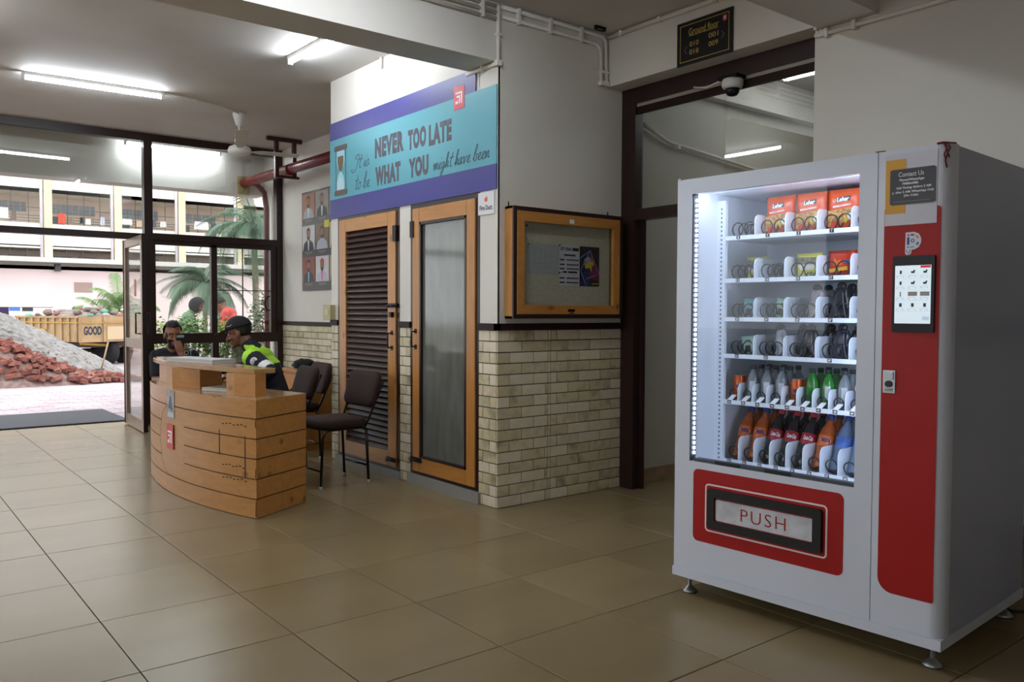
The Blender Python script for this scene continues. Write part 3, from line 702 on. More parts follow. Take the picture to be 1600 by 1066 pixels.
# ================================================================ portraits poster board on the recessed wall
pb = empty('portrait_board', (0.912, 4.22, 2.08), label='dark board of framed portrait photos on the recessed wall', cat='board')
MB().bx(-0.012, 0.0, -0.70, 0.70, -0.575, 0.56).build('panel', mat('board_brown', '2c2422', 0.4, noise=0.2, scale=8), pb)
SK = [mat('print_skin', '8a5a42', 0.5), mat('print_skin_light', 'ad7a5c', 0.5)]
def portrait(y, z, bgc, cloth, hair, extra=None):
    w_, h_ = 0.325, 0.285
    o = MB().prism([(-w_/2, -h_/2), (w_/2, -h_/2), (w_/2, h_/2), (-w_/2, h_/2)], 0, 0.002).build('portrait', mat('pbg_'+bgc, bgc, 0.5, col2=None, noise=0.12, scale=9), pb, face_x(-0.012, y-4.22, z-2.08))
    el = lambda cx, cy, a, b: [(cx+a*math.cos(2*PI*i/14), cy+b*math.sin(2*PI*i/14)) for i in range(14)]
    flat(o, 'clothing', [(-0.14, -0.142), (-0.115, -0.06), (-0.03, -0.02), (0.03, -0.02), (0.115, -0.06), (0.14, -0.142)], mat('pcl_'+cloth, cloth, 0.5), 0.002, 0.0026)
    flat(o, 'shirt', [(-0.02, -0.025), (0.02, -0.025), (0.01, -0.14), (-0.01, -0.14)], mat('pcl_'+(extra or 'd8d8dc'), extra or 'd8d8dc', 0.5), 0.0026, 0.003)
    flat(o, 'face', el(0, 0.045, 0.045, 0.062), SK[len(hair) % 2], 0.0026, 0.0032)
    flat(o, 'hair', [(-0.05, 0.05), (-0.047, 0.095), (0.0, 0.122), (0.047, 0.095), (0.05, 0.05), (0.035, 0.085), (-0.035, 0.085)], mat('phr_'+hair, hair, 0.5), 0.0032, 0.0038)
    flat(o, 'beard', [(-0.044, 0.03), (-0.03, -0.012), (0.0, -0.028), (0.03, -0.012), (0.044, 0.03), (0.02, 0.012), (-0.02, 0.012)], mat('phr_2a201c', '2a201c', 0.5), 0.0032, 0.0037)
    cap = MB()
    cap.bx(-0.10, 0.10, -h_/2-0.025, -h_/2-0.018, 0, 0.001); cap.bx(-0.07, 0.07, -h_/2-0.04, -h_/2-0.036, 0, 0.001); cap.build('caption', mat('caption_grey', '8d8580', 0.5), o)
PZ = (2.475, 2.108, 1.745)
portrait(4.74, PZ[0], 'a06a4c', '9aa0a2', '3a2a24'); portrait(4.39, PZ[0], '9a8f86', '1e2024', '2a1c18', 'd8d8dc'); portrait(4.04, PZ[0], '8a9088', '40342e', '3a2a24')
portrait(4.74, PZ[1], 'c9c6c8', '20222a', '2a1c18'); portrait(4.39, PZ[1], '77604e', 'a6adb8', '3a2a24', 'a6adb8'); portrait(4.04, PZ[1], 'c0b8a0', '40342e', '2a1c18')
portrait(4.74, PZ[2], '8c4432', '1b1d22', '2a1c18', '8fb0c4'); portrait(4.39, PZ[2], 'd0cdd0', 'b8bcc8', 'b02030', 'e0559a'); portrait(4.04, PZ[2], 'a89a80', '40342e', '3a2a24')
MB().bx(-0.0155, -0.0135, 4.21-4.22, 4.33-4.22, 2.20-2.08, 2.28-2.08).build('yellow_sticker', mat('sticker_yellow', 'd2c22c', 0.5), pb)

# switch box on the dado of the recess corner
sb = empty('switch_box', (-0.004, 2.345, 1.235), label='small cream electrical box beside the louvred door', cat='switch box')
bevel(MB().bx(-0.05, 0.0, -0.085, 0.055, -0.04, 0.09).build('box', mat('cream_plastic', 'b5ab84', 0.5, col2='9c9468', scale=4), sb), 0.006, 2)
MB().bx(-0.053, -0.05, -0.05, 0.02, 0.0, 0.05).build('cover', mat('cream_cover', 'bdb48c', 0.5), sb)

# ================================================================ conduits, tube lights, cctv, fan, pipe
def conduit(label, runs, r=0.011, clips=()):
    o = empty('conduit', runs[0][0], label=label, cat='conduit'); b = Vector(runs[0][0])
    for run in runs: MB().tube([Vector(p)-b for p in run], r, 8).build('pipe', M_conduit, o)
    for c, d in clips: MB().box(Vector(c)-b, d).build('clip', M_conduit, o)
    return o
conduit('pair of white conduits along the top of the corner wall, dropping beside the lintel',
        [[(0.02, -0.018, 3.195), (0.90, -0.018, 3.195), (0.935, -0.018, 3.165), (0.945, -0.018, 2.88)],
         [(0.02, -0.018, 3.135), (0.84, -0.018, 3.135), (0.885, -0.018, 3.10), (0.893, -0.018, 2.87)]], 0.012,
        [((x, -0.018, 3.165), (0.02, 0.03, 0.10)) for x in (0.15, 0.42, 0.7)] + [((0.92, -0.018, 2.95), (0.075, 0.03, 0.018)), ((0.92, -0.02, 2.87), (0.08, 0.036, 0.03))])
conduit('white conduit on top of the lintel above the ground floor sign', [[(0.955, -0.02, 3.195), (0.955, -1.66, 3.195)]], 0.014,
        [((0.955, y, 3.195), (0.034, 0.02, 0.034)) for y in (-0.15, -0.5, -0.95, -1.3)])
conduit('white vertical conduit on the corner edge beside the beam end', [[(-0.012, -0.014, 3.2), (-0.012, -0.014, 2.835)], [(-0.014, 0.0, 2.842), (-0.014, 0.32, 2.842)]], 0.013,
        [((-0.012, -0.014, 3.02), (0.034, 0.034, 0.016)), ((-0.014, 0.14, 2.842), (0.04, 0.02, 0.04)), ((-0.012, -0.014, 2.842), (0.034, 0.034, 0.034))])
conduit('three white conduits along the near face of the long beam', [[(-2.2, -0.016, z), (-0.03, -0.016, z)] for z in (3.195, 3.155, 3.115)], 0.011,
        [((x, -0.016, 3.155), (0.02, 0.03, 0.105)) for x in (-0.14, -0.7, -1.3)])
conduit('white conduit rising along the wall behind the vending machine', [[(0.955, -1.63, 2.80), (0.955, -2.35, 2.80), (0.955, -3.4, 2.83)], [(0.955, -1.63, 2.83), (0.955, -1.64, 2.86)]], 0.013,
        [((0.955, y, 2.80), (0.034, 0.02, 0.05)) for y in (-1.7, -1.86)])
conduit('thin white conduit on the ceiling leading to the fan', [[(-1.04, 3.57, 3.205), (-0.45, 3.70, 3.205), (-0.16, 3.93, 3.205)]], 0.008, [((-0.72, 3.64, 3.205), (0.03, 0.03, 0.02))])
conduit('sagging conduit on the corridor wall behind the glass screen', [[(1.25, -0.03, 2.665), (1.6, -0.03, 2.55), (2.6, -0.03, 2.47), (4.9, -0.03, 2.32)]], 0.014, [((1.7, -0.03, 2.53), (0.03, 0.04, 0.04))])
MB().tube([(0.0, 0, 0), (0, 0, -0.08), (-0.01, 0, -0.085)], 0.012, 8).build('pipe_stub', M_conduit, None, Tm(0.0-0.02, 1.45, 3.22))
tag(bpy.data.objects['pipe_stub'], 'short bent pipe stub hanging from the ceiling above the banner', 'pipe')
hk = empty('ceiling_hook', (0.80, -0.10, ZC), label='small dark fan hook on the ceiling near the conduit corner', cat='hook')
MB().tube([(0.05*math.cos(a), 0.02*math.sin(a), -0.018) for a in [2*PI*i/12 for i in range(12)]], 0.006, 6, closed=True).build('ring', M_iron, hk)
MB().tube([(-0.05, 0, 0), (0.05, 0, 0)], 0.012, 6).build('plate', M_iron, hk)

M_tube_dim = mat('tube_glow_dim', 'ffffff', 0.4, emit='f2f6ff', estr=16.0)
def tube_light(loc, rz, ln, label, two=False, mt=None):
    t = empty('tube_light', loc, rz, label, 'tube light', 'ceiling tube lights')
    bevel(MB().bx(-ln/2, ln/2, -0.018, 0.018, -0.03, 0.0).build('batten', M_white, t), 0.003, 1)
    for y in ((-0.035, 0.035) if two else (0.0,)):
        MB().tube([(-ln/2+0.025, y, -0.048), (ln/2-0.025, y, -0.048)], 0.0145, 10).build('tube', mt or M_tube, t)
        for x in (-ln/2, ln/2-0.025): MB().bx(x, x+0.025, y-0.017, y+0.017, -0.066, -0.028).build('end_cap', M_white, t)
    return t
tube_light((-1.565, 3.60, ZC), R(-3), 1.10, 'lit tube light on the far ceiling before the entrance glass')
tube_light((-0.565, 1.30, ZC), R(91), 1.15, 'lit tube light on the ceiling in front of the banner')
tube_light((-2.85, 1.95, ZC), R(90), 1.2, 'lit tube light out of view over the lobby, seen only as a reflection')
tube_light((-0.22, 5.97, ZC), R(0), 1.10, 'lit tube light on the porch ceiling behind the entrance glass')
tube_light((2.72, -0.85, ZC), R(90), 1.2, 'double tube light on the corridor ceiling behind the glass screen', True, M_tube_dim)
tube_light((-1.55, -1.0, ZC), R(0), 1.2, 'lit double tube light over the near lobby, out of view', True)

cc = empty('cctv_camera', (1.085, -0.985, 2.745), label='white dome security camera under the brown screen head', cat='security camera')
MB().bx(-0.05, 0.05, -0.065, 0.08, -0.02, 0.0).build('bracket', M_iron, cc)
MB().lathe([(0.058, -0.02), (0.066, -0.03), (0.066, -0.06), (0.058, -0.075), (0.046, -0.08)], 20).build('housing', M_white, cc)
MB().lathe([(0.045, -0.078), (0.043, -0.10), (0.03, -0.12), (0.0, -0.128)], 16).build('dome', mat('dome_black', '14161c', 0.08), cc)
MB().tube([(-0.01, 0.06, -0.01), (0.0, 0.2, -0.03), (0.02, 0.32, 0.0)], 0.006, 6).build('cable', M_conduit, cc)

fn = empty('ceiling_fan', (-0.20, 3.93, ZC), label='white three-blade ceiling fan in front of the entrance glass', cat='fan')
MB().lathe([(0.062, 0.0), (0.065, -0.02), (0.035, -0.12), (0.022, -0.13)], 16).build('canopy', M_white, fn)
MB().tube([(0, 0, -0.12), (0, 0, -0.34)], 0.013, 10).build('downrod', M_white, fn)
MB().lathe([(0.03, -0.30), (0.10, -0.335), (0.115, -0.37), (0.11, -0.395), (0.05, -0.415), (0.0, -0.418)], 20).build('motor', M_white, fn)
for a, up in ((R(160), 0), (R(-12), 0), (R(-108), R(-9))):
    bl = MB(); bl.loft([[(0.10, -0.02, -0.37), (0.10, 0.02, -0.372), (0.10, 0.02, -0.376), (0.10, -0.02, -0.374)], [(0.2, -0.05, -0.362), (0.2, 0.05, -0.378), (0.2, 0.05, -0.381), (0.2, -0.05, -0.365)], [(0.58, -0.062, -0.362), (0.58, 0.062, -0.378), (0.58, 0.062, -0.381), (0.58, -0.062, -0.365)]], smooth=False)
    bl.build('blade', mat('fan_blade', 'cfcabc', 0.4), fn, Rm(a, 'Z') @ Tm(0, 0, -0.37) @ Rm(up, 'Y') @ Rm(R(14) if up else 0, 'X') @ Tm(0, 0, 0.37))

rp = empty('red_pipe', (0.66, 3.3, 2.856), label='dark red fire main pipe running under the ceiling to the entrance', cat='pipe')
MB().tube([(0, -0.9, 0), (0, 2.82, 0.014)], 0.057, 16).build('main', M_red, rp)
MB().tube([(0, 2.45, -0.02), (0.08, 2.52, -0.05), (0.16, 2.54, -0.12), (0.19, 2.55, -0.3), (0.19, 2.55, -2.84)], 0.035, 10).build('branch', M_red, rp)
MB().tube([(0, 1.35, 0), (0, 1.42, 0)], 0.066, 16).build('coupling', M_red, rp)
MB().bx(-0.085, 0.07, 2.79, 2.802, -0.13, 0.10).build('patch', mat('mortar_patch', 'b9a878', 0.9, noise=0.3, scale=20), rp)
rb = empty('pipe_bracket', (0.63, 4.78, ZC), label='dark red ceiling bracket holding the fire pipe', cat='bracket')
M_brk = mat('bracket_red', '3d1518', 0.4)
MB().bx(-0.205, 0.205, -0.02, 0.02, -0.045, 0.0).build('top_bar', M_brk, rb)
for x in (-0.095, 0.115): MB().bx(x-0.022, x+0.022, -0.02, 0.02, -0.423, -0.045).build('hanger', M_brk, rb)
MB().bx(-0.117, 0.17, -0.02, 0.02, -0.45, -0.422).build('cradle', M_brk, rb)
# ================================================================ vending machine
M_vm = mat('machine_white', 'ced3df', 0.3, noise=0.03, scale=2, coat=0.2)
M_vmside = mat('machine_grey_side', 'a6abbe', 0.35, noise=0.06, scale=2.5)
M_vmin = mat('machine_inside', 'e8edf4', 0.45)
M_vmred = mat('machine_red', '9c1a18', 0.45, spec=0.3)
M_led = mat('led_glow', 'ffffff', 0.4, emit='dfeaff', estr=LED)
M_coil = mat('coil_wire', '2a2b2f', 0.4, metal=0.4)
vm = empty('vending_machine', (-0.319, -1.755, 0), math.atan2(-0.9985, 0.0553), 'tall white and red snack and drink vending machine with touch screen', 'vending machine')
VM = Matrix.Translation((-0.319, -1.755, 0)) @ Rm(math.atan2(-0.9985, 0.0553), 'Z')
H = 1.862; D = 0.84; W = 1.157
XI0, XI1 = 0.072, 0.872; ZI0, ZI1 = 0.575, 1.812
SEAM = 0.905
b = MB()
b.bx(0, W-0.012, 0.62, D, 0.12, H)                           # back block
b.bx(0.0, XI0, 0.03, 0.62, 0.12, H); b.bx(XI1, W-0.03, 0.03, 0.62, 0.12, H)
b.bx(XI0, XI1, 0.03, 0.62, ZI1, H); b.bx(XI0, XI1, 0.03, 0.62, 0.12, ZI0)
b.build('cabinet', M_vm, vm)
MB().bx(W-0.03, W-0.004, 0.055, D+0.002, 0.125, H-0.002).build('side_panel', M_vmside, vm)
i_ = MB(); i_.bx(XI0, XI0+0.003, 0.035, 0.615, ZI0, ZI1); i_.bx(XI1-0.003, XI1, 0.035, 0.615, ZI0, ZI1); i_.bx(XI0, XI1, 0.612, 0.619, ZI0, ZI1); i_.bx(XI0, XI1, 0.035, 0.615, ZI1-0.003, ZI1); i_.bx(XI0, XI1, 0.035, 0.615, ZI0, ZI0+0.003)
i_.build('inner_lining', M_vmin, vm)
def front_panel(name, x0, x1, rr, hole=None, m=M_vm):
    """Front door slab in the xz plane; hole = (x0, x1, z0, z1)."""
    mb = MB()
    if hole:
        hx0, hx1, hz0, hz1 = hole
        mb.bx(x0, hx0, -0.012, 0.03, 0.122, H); mb.bx(hx1, x1, -0.012, 0.03, 0.122, H); mb.bx(hx0, hx1, -0.012, 0.03, hz1, H); mb.bx(hx0, hx1, -0.012, 0.03, 0.122, hz0)
    else:
        n = 8; r_ = 0.045; pts = [(x0, 0.055), (x0, -0.012), (x1-r_, -0.012)] + [(x1-r_+r_*math.sin(PI/2*i/n), -0.012+r_-r_*math.cos(PI/2*i/n)) for i in range(1, n+1)] + [(x1, 0.055)]
        mb.prism(pts, 0.122, H, smooth=False)
    return mb.build(name, m, vm)
dr = front_panel('display_door', 0.0, SEAM-0.003, 0, (0.078, 0.834, 0.612, 1.795))
cp = front_panel('control_door', SEAM, W, 1)
MB().bx(SEAM-0.004, SEAM+0.001, -0.008, 0.03, 0.122, H).build('door_seam', mat('seam_grey', '77797d', 0.6), vm)
MB().bx(-0.004, W+0.002, -0.018, D+0.004, 0.083, 0.121).build('plinth', M_vm, vm)
gk = MB(); gk.bx(0.078, 0.082, -0.006, 0.03, 0.612, 1.795); gk.bx(0.10, 0.834, -0.006, 0.03, 0.612, 0.626)
gk.build('window_gasket', mat('gasket_grey', '3c4046', 0.5), dr)
MB().bx(0.078, 0.834, -0.004, 0.0, 0.612, 1.795).build('window_pane', glass_mat('machine_pane', 'f5f8fa', 0.018), dr)
leg_mb = MB(); leg_mb.lathe([(0.034, 0.0), (0.034, 0.008), (0.022, 0.018), (0.012, 0.028), (0.0085, 0.03), (0.0085, 0.085)], 14); leg_mb.lathe([(0.018, 0.062), (0.018, 0.072), (0.0085, 0.073)], 6)
lm = leg_mb.mesh('levelling_foot', M_steel)
for x, y in ((0.045, 0.05), (W-0.05, 0.05), (0.045, D-0.06), (W-0.05, D-0.05)): link('levelling_foot', lm, vm, Tm(x, y, 0))
# frame of the front face: local x right, y up, z out
def vf(x, z, d=0.0): return frame_m((x, -0.012-d, z), (1, 0, 0), (0, 0, 1), (0, -1, 0))
def plate(name, x0, x1, z0, z1, m, par, d=0.0, t=0.0015, r=0.0, corners=(1, 1, 1, 1), n=6):
    return MB().prism(rrect(x1-x0, z1-z0, r, n, 0, 0, corners), 0, t).build(name, m, par, vf((x0+x1)/2, (z0+z1)/2, d))
# delivery flap
fp = plate('flap_panel', 0.103, 0.796, 0.262, 0.582, M_vmred, dr, r=0.026)
def ring(name, x0, x1, z0, z1, r, wd, m, par, M, t=0.001):
    o = rrect(x1-x0, z1-z0, r, 6); i2 = rrect(x1-x0-2*wd, z1-z0-2*wd, max(r-wd, 0.002), 6); n = len(o)
    vs = [(p[0], p[1], t) for p in o] + [(p[0], p[1], t) for p in i2] + [(p[0], p[1], 0) for p in o] + [(p[0], p[1], 0) for p in i2]
    fs = []
    for k in range(n):
        j = (k+1) % n; fs += [(k, j, n+j, n+k), (2*n+k, 2*n+j, j, k), (n+k, n+j, 3*n+j, 3*n+k)]
    return MB().add(vs, fs).build(name, m, par, M)
L0 = Tm(-0.4495+0.45, 0.0, 0.0016)
cxp, czp = (0.103+0.796)/2, (0.262+0.582)/2
ring('white_outline', 0.167, 0.732, 0.315, 0.525, 0.018, 0.007, mat('outline_white', 'e8d8d8', 0.4), fp, Tm(0.4495-cxp, 0.42-czp, 0.0016))
fr_ = ring('flap_frame', 0.187, 0.713, 0.334, 0.507, 0.012, 0.036, M_black, fp, Tm(0.45-cxp, 0.4205-czp, 0.0016), 0.016)
MB().prism(rrect(0.48, 0.125, 0.004), 0, 0.004).build('flap_recess', M_black, fp, Tm(0.4515-cxp, 0.4185-czp, 0.0012))
fl_ = MB().prism(rrect(0.458, 0.100, 0.012), 0, 0.007).build('push_flap', mat('flap_scuffed', 'cfd0d6', 0.3, col2='b4b6bd', scale=14, detail=8), fp, Tm(0.4515-cxp, 0.4185-czp, 0.003))
ring('flap_red_line', 0, 0.458, 0, 0.100, 0.012, 0.004, M_vmred, fl_, Tm(0, 0, 0.007), 0.0006)
text('lettering', 'PUSH', 0.06, M_vmred, Tm(0.004, 0.0, 0.0075), fl_, width=0.208, height=0.052, spacing=1.2, bold=-0.0006)
# control side
rs = MB().prism(rrect(0.198, 1.404, 0.055, 8, 0, 0, (0.25, 0.0, 1, 0.15)), 0, 0.0012).build('red_strip', M_vmred, cp, vf(1.029, 0.948))
pa = plate('paper_sheet', 0.932, 1.113, 1.590, 1.846, mat('sheet_white', 'c9c9d2', 0.5, noise=0.04, scale=6), cp, 0.0013, 0.0008)
plate('yellow_sheet', 0.933, 1.005, 1.632, 1.826, mat('sheet_yellow', 'd29a35', 0.5), cp, 0.0022, 0.0006)
ct = plate('contact_sign', 0.950, 1.108, 1.663, 1.790, mat('sign_charcoal', '303136', 0.35), cp, 0.003, 0.0015, 0.008)
M_st = mat('sign_text', 'e8e8ec', 0.5)
text('lettering', 'Contact Us', 0.02, M_st, Tm(-0.005, 0.044, 0.0018), ct, width=0.088, height=0.0165)
for s, y, wd, h_, x in (('Phone/WhatsApp:', 0.023, 0.086, 0.0105, -0.002), ('7988064985', 0.0105, 0.056, 0.0085, -0.008), ('Call Timing: Before 2 AM', -0.005, 0.120, 0.0105, 0.004), ('after 2 AM: WhatsApp Only', -0.020, 0.134, 0.0105, 0.008), ('(No Calls)', -0.033, 0.050, 0.0105, -0.004)):
    text('lettering', s, 0.012, M_st, Tm(x, y, 0.0018), ct, width=wd, height=h_, bold=0.0003)
dt = MB(); dt.prism([(0.005*math.cos(2*PI*i/12)-0.068, 0.005*math.sin(2*PI*i/12)-0.021) for i in range(12)], 0.0015, 0.0019); dt.bx(-0.066, 0.062, -0.0535, -0.0522, 0.0015, 0.0019)
dt.build('dot_and_rule', mat('sign_text_dim', '8f9096', 0.5), ct)
lg = MB(); lg.prism([(-0.026, 0.04), (0.004, 0.041), (0.02, 0.034), (0.028, 0.018), (0.028, 0.002), (0.02, -0.014), (0.004, -0.022), (-0.004, -0.022), (-0.005, -0.034), (-0.012, -0.04), (-0.022, -0.04), (-0.027, -0.034)], 0, 0.001)
lgo = lg.build('letter_p_emblem', mat('emblem_pale', 'd6d4de', 0.4), cp, vf(1.034, 1.522, 0.0013))
def seg(name, pts, wd, c):
    m_ = MB(); stroke(m_, pts, wd, 0.0016); m_.build(name, mat('emblem_'+c, c, 0.4), lgo)
seg('dash_red', [(-0.0165, 0.033), (-0.0165, 0.027)], 0.007, 'b02c2c'); seg('dash_blue', [(-0.0165, 0.023), (-0.0165, -0.004)], 0.008, '2c3c9c'); seg('dash_green', [(-0.0165, -0.010), (-0.0165, -0.015)], 0.006, '2f8a5c')
seg('dash_maroon', [(-0.008, 0.031), (0.004, 0.031)], 0.006, '6a2340'); seg('dash_ochre', [(0.011, 0.028), (0.018, 0.018)], 0.006, 'b8863a'); seg('dash_blue', [(0.019, 0.004), (0.013, -0.006)], 0.006, '3a50b0'); seg('dash_green', [(0.004, -0.012), (-0.008, -0.013)], 0.005, '6aa88a')
seg('dash_ring', [(0.0055*math.cos(2*PI*i/10)-0.001, 0.0055*math.sin(2*PI*i/10)+0.010) for i in range(11)], 0.0028, '2c3c7c'); seg('dash_hook', [(-0.022, -0.022), (-0.021, -0.031), (-0.016, -0.034), (-0.011, -0.031), (-0.010, -0.022)], 0.003, '6c86a8')
sc = plate('touch_screen', 0.967, 1.113, 1.206, 1.478, mat('screen_bezel', '0a0b0f', 0.3, spec=0.25), cp, 0.0013, 0.008, 0.004)
ds = MB().prism(rrect(0.125, 0.207, 0.001, 1), 0, 0.0008).build('display', mat('display_glow', 'cfe0ea', 0.3, emit='dcebf5', estr=0.36), sc, Tm(-0.0005, -0.002, 0.008))
M_ui = mat('ui_dark', '23252a', 0.4, emit='1c1d20', estr=0.15); M_uig = mat('ui_grey', '9fb0bc', 0.4, emit='9fb0bc', estr=0.35); M_uir = mat('ui_red', 'b8262c', 0.4, emit='b8262c', estr=0.4); M_uib = mat('ui_brown', '77706c', 0.4, emit='77706c', estr=0.3)
MB().bx(0.026, 0.061, 0.094, 0.1025, 0.0008, 0.0012).build('red_button', M_uir, ds)
MB().bx(0.035, 0.058, -0.091, -0.078, 0.0008, 0.0012).build('pale_button', mat('ui_pale', 'a8bccc', 0.4, emit='a8bccc', estr=0.45), ds)
for r_ in range(4):
    for c_ in range(3):
        cx, cy_ = -0.042+0.042*c_, 0.080-0.039*r_; u_ = MB()
        if r_ == 2 and c_ > 0: u_.bx(cx-0.016, cx+0.016, cy_-0.007, cy_+0.008, 0.0008, 0.0012)
        elif c_ == 0 and r_ < 2: u_.bx(cx-0.004, cx+0.003, cy_-0.006, cy_+0.006, 0.0008, 0.0012)
        elif c_ == 0 and r_ == 2: u_.bx(cx-0.002, cx+0.001, cy_-0.009, cy_+0.008, 0.0008, 0.0012)
        elif r_ == 3: u_.bx(cx-0.004, cx+0.005, cy_-0.007, cy_+0.006, 0.0008, 0.0012)
        else: u_.bx(cx-0.006, cx+0.006, cy_-0.004, cy_+0.003, 0.0008, 0.0012); u_.bx(cx+0.002, cx+0.008, cy_+0.002, cy_+0.007, 0.0008, 0.0012)
        u_.build('product_picture', M_uib if (r_ == 2 and c_ > 0) else M_ui, ds)
        g_ = MB(); g_.bx(cx-0.019, cx+0.019, cy_-0.0235, cy_-0.0228, 0.0008, 0.0011); g_.bx(cx-0.017, cx-0.008, cy_-0.0185, cy_-0.0165, 0.0008, 0.0011); g_.bx(cx+0.006, cx+0.012, cy_-0.0185, cy_-0.0165, 0.0008, 0.0011); g_.bx(cx-0.017, cx+0.010, cy_-0.013, cy_-0.0118, 0.0008, 0.0011)
        g_.build('caption_lines', M_uig, ds)
lk = plate('lock_plate', 0.938, 0.982, 0.982, 1.065, M_steel, cp, 0.0012, 0.004, 0.002)
MB().bx(-0.016, 0.016, 0.008, 0.036, 0.004, 0.010).build('lock_slot', mat('slot_pale', 'b8bcc2', 0.2, metal=0.6), lk)
MB().tube([(0, -0.008, 0.004), (0, -0.008, 0.012)], 0.012, 14).build('key_barrel', M_black, lk)
MB().bx(-0.014, 0.014, -0.036, -0.024, 0.004, 0.0055).build('lock_strip', mat('strip_pale', '9a9ca2', 0.4), lk)
th = MB()
for x, a in ((1.142, 0.085), (1.149, 0.05), (1.138, 0.055)): th.tube([(x-0.006, -0.014, H), (x+0.004, -0.015, H-a*0.35), (x-0.004, -0.015, H-a*0.7), (x+0.002, -0.015, H-a)], 0.0028, 6)
th.tube([(1.155, 0.03, H+0.002), (1.13, -0.014, H+0.003), (1.11, -0.015, H+0.002)], 0.004, 6)
th.build('red_thread', mat('thread_red', '5c1424', 0.8), vm)
MB().bx(0.004, 0.02, -0.016, 0.0, H, H+0.006).build('hinge_cap', M_steel, vm)
MB().bx(SEAM-0.012, SEAM+0.02, -0.013, 0.0, H, H+0.004).build('hinge_cap', mat('rust_brown', '6b4636', 0.7), vm)
# inside: rails, led strips, shelves
ledm = MB()
for k in range(52): ledm.bx(0.0835, 0.0865, 0.012, 0.019, 0.64+k*0.022, 0.652+k*0.022)
ledm.build('led_strip', M_led, dr)
ledm = MB(); ledm.bx(0.835, 0.839, 0.032, 0.044, 0.64, 1.78); ledm.build('led_strip', M_led, dr)
MB().bx(0.10, 0.83, 0.045, 0.06, ZI1-0.012, ZI1-0.004).build('led_strip', M_led, dr)
rl = MB(); rl.bx(XI0+0.003, 0.112, 0.195, 0.215, ZI0, ZI1-0.03); rl.build('shelf_rail', M_vmin, vm)
hl = MB()
for k in range(58): hl.bx(0.088, 0.096, 0.1945, 0.196, 0.60+k*0.02, 0.609+k*0.02)
hl.build('rail_holes', mat('hole_grey', '6f757d', 0.6), vm)
SH = [(1.610, 5, 0.147, '1 3 5 7 9'), (1.418, 5, 0.147, '11 13 15 17 19'), (1.243, 5, 0.147, '21 23 25 27 29'), (1.076, 5, 0.147, '31 33 35 37 39'), (0.866, 10, 0.072, '41 42 43 44 45 46 47 48 49 50'), (0.596, 9, 0.0785, '51 52 53 54 55 56 57 58 59')]
Y0 = 0.2
def helix(r_, pitch, n, wr):
    pts = [(r_*math.cos(2*PI*t/14-PI/2), pitch*(t/14-0.6*(1-math.exp(-t/14))), r_*math.sin(2*PI*t/14-PI/2)) for t in range(int(14*n)+1)]
    return MB().tube(pts, wr, 5).mesh('coil', M_coil)
HX = {5: helix(0.033, 0.062, 5.2, 0.003), 10: helix(0.026, 0.06, 4.2, 0.0025), 9: helix(0.031, 0.075, 4, 0.0028)}
def divider(h_):
    pts = [(0.0, 0.0), (0.0, h_-0.035)] + [(0.03-0.03*math.cos(PI/2*i/6), h_-0.035+0.035*math.sin(PI/2*i/6)) for i in range(1, 7)] + [(0.36, h_), (0.36, 0.0)]
    return MB().prism(pts, -0.0018, 0.0018).mesh('divider', M_vmin)
DV = {5: divider(0.098), 10: divider(0.088), 9: divider(0.115)}
M_tag = mat('price_tag', 'e8e8ea', 0.5)
for z, n, pit, labs in SH:
    s_ = empty('shelf', (0.112, Y0, z), parent=vm)
    MB().bx(0, 0.755, 0, 0.40, -0.006, 0.0).build('tray', M_vmin, s_)
    MB().bx(0, 0.755, -0.004, 0.0, -0.010, 0.009).build('front_strip', M_vmin, s_)
    nums = labs.split()
    for k in range(n):
        if k: link('divider', DV[n], s_, frame_m((pit*k, 0.002, 0), (0, 1, 0), (0, 0, 1), (1, 0, 0)))
        rr = 0.032 if n == 5 else (0.026 if n == 10 else 0.031)
        for cx in ((0.050, 0.110) if n == 5 else ((pit/2),)):
            if pit*k+cx < 0.74: link('coil', HX[n], s_, Tm(pit*k+cx, 0.004, rr+0.004) @ Rm(rnd.uniform(-0.5, 0.5), 'Y'))
        tx = pit*k + (0.068 if n == 5 else pit*0.45)
        if tx < 0.735 and not (z == 1.076 and k == 2):
            pt = MB().bx(-0.0095, 0.0095, -0.0075, 0.0075, 0, 0.001).build('price_tag', M_print_black, s_, frame_m((tx, -0.0042, 0.0005), (1, 0, 0), (0, 0, 1), (0, -1, 0)))
            text('number', nums[k], 0.011, M_tag, Tm(0, 0, 0.0012), pt, height=0.0095, width=0.013 if len(nums[k]) > 1 else 0.005, bold=0.0004)
        if n == 10 and k < 10:
            MB().prism([(0.0, -0.004), (0.024, -0.004), (0.034, 0.030), (0.010, 0.030)], 0, 0.001).build('flap_label', M_tag, s_, frame_m((pit*k+0.024, -0.005, 0.012), (1, 0, 0), (0, 0.75, 0.66), (0, -0.66, 0.75)))
tp = MB()
for a, b2 in ((0.21, 0.335), (0.45, 0.57)): tp.bx(a, b2, -0.0075, -0.006, 0.612, 0.628)
tp.build('dark_tape', M_black, dr)
# power cable
tag(MB().tube([(0.72, -2.90, 0.35), (0.80, -2.98, 0.12), (0.78, -2.99, 0.012), (0.70, -2.90, 0.008), (0.60, -2.82, 0.007), (0.66, -2.72, 0.007)], 0.0055, 8).build('power_cable', M_black), 'black power cable on the floor behind the vending machine', 'cable')

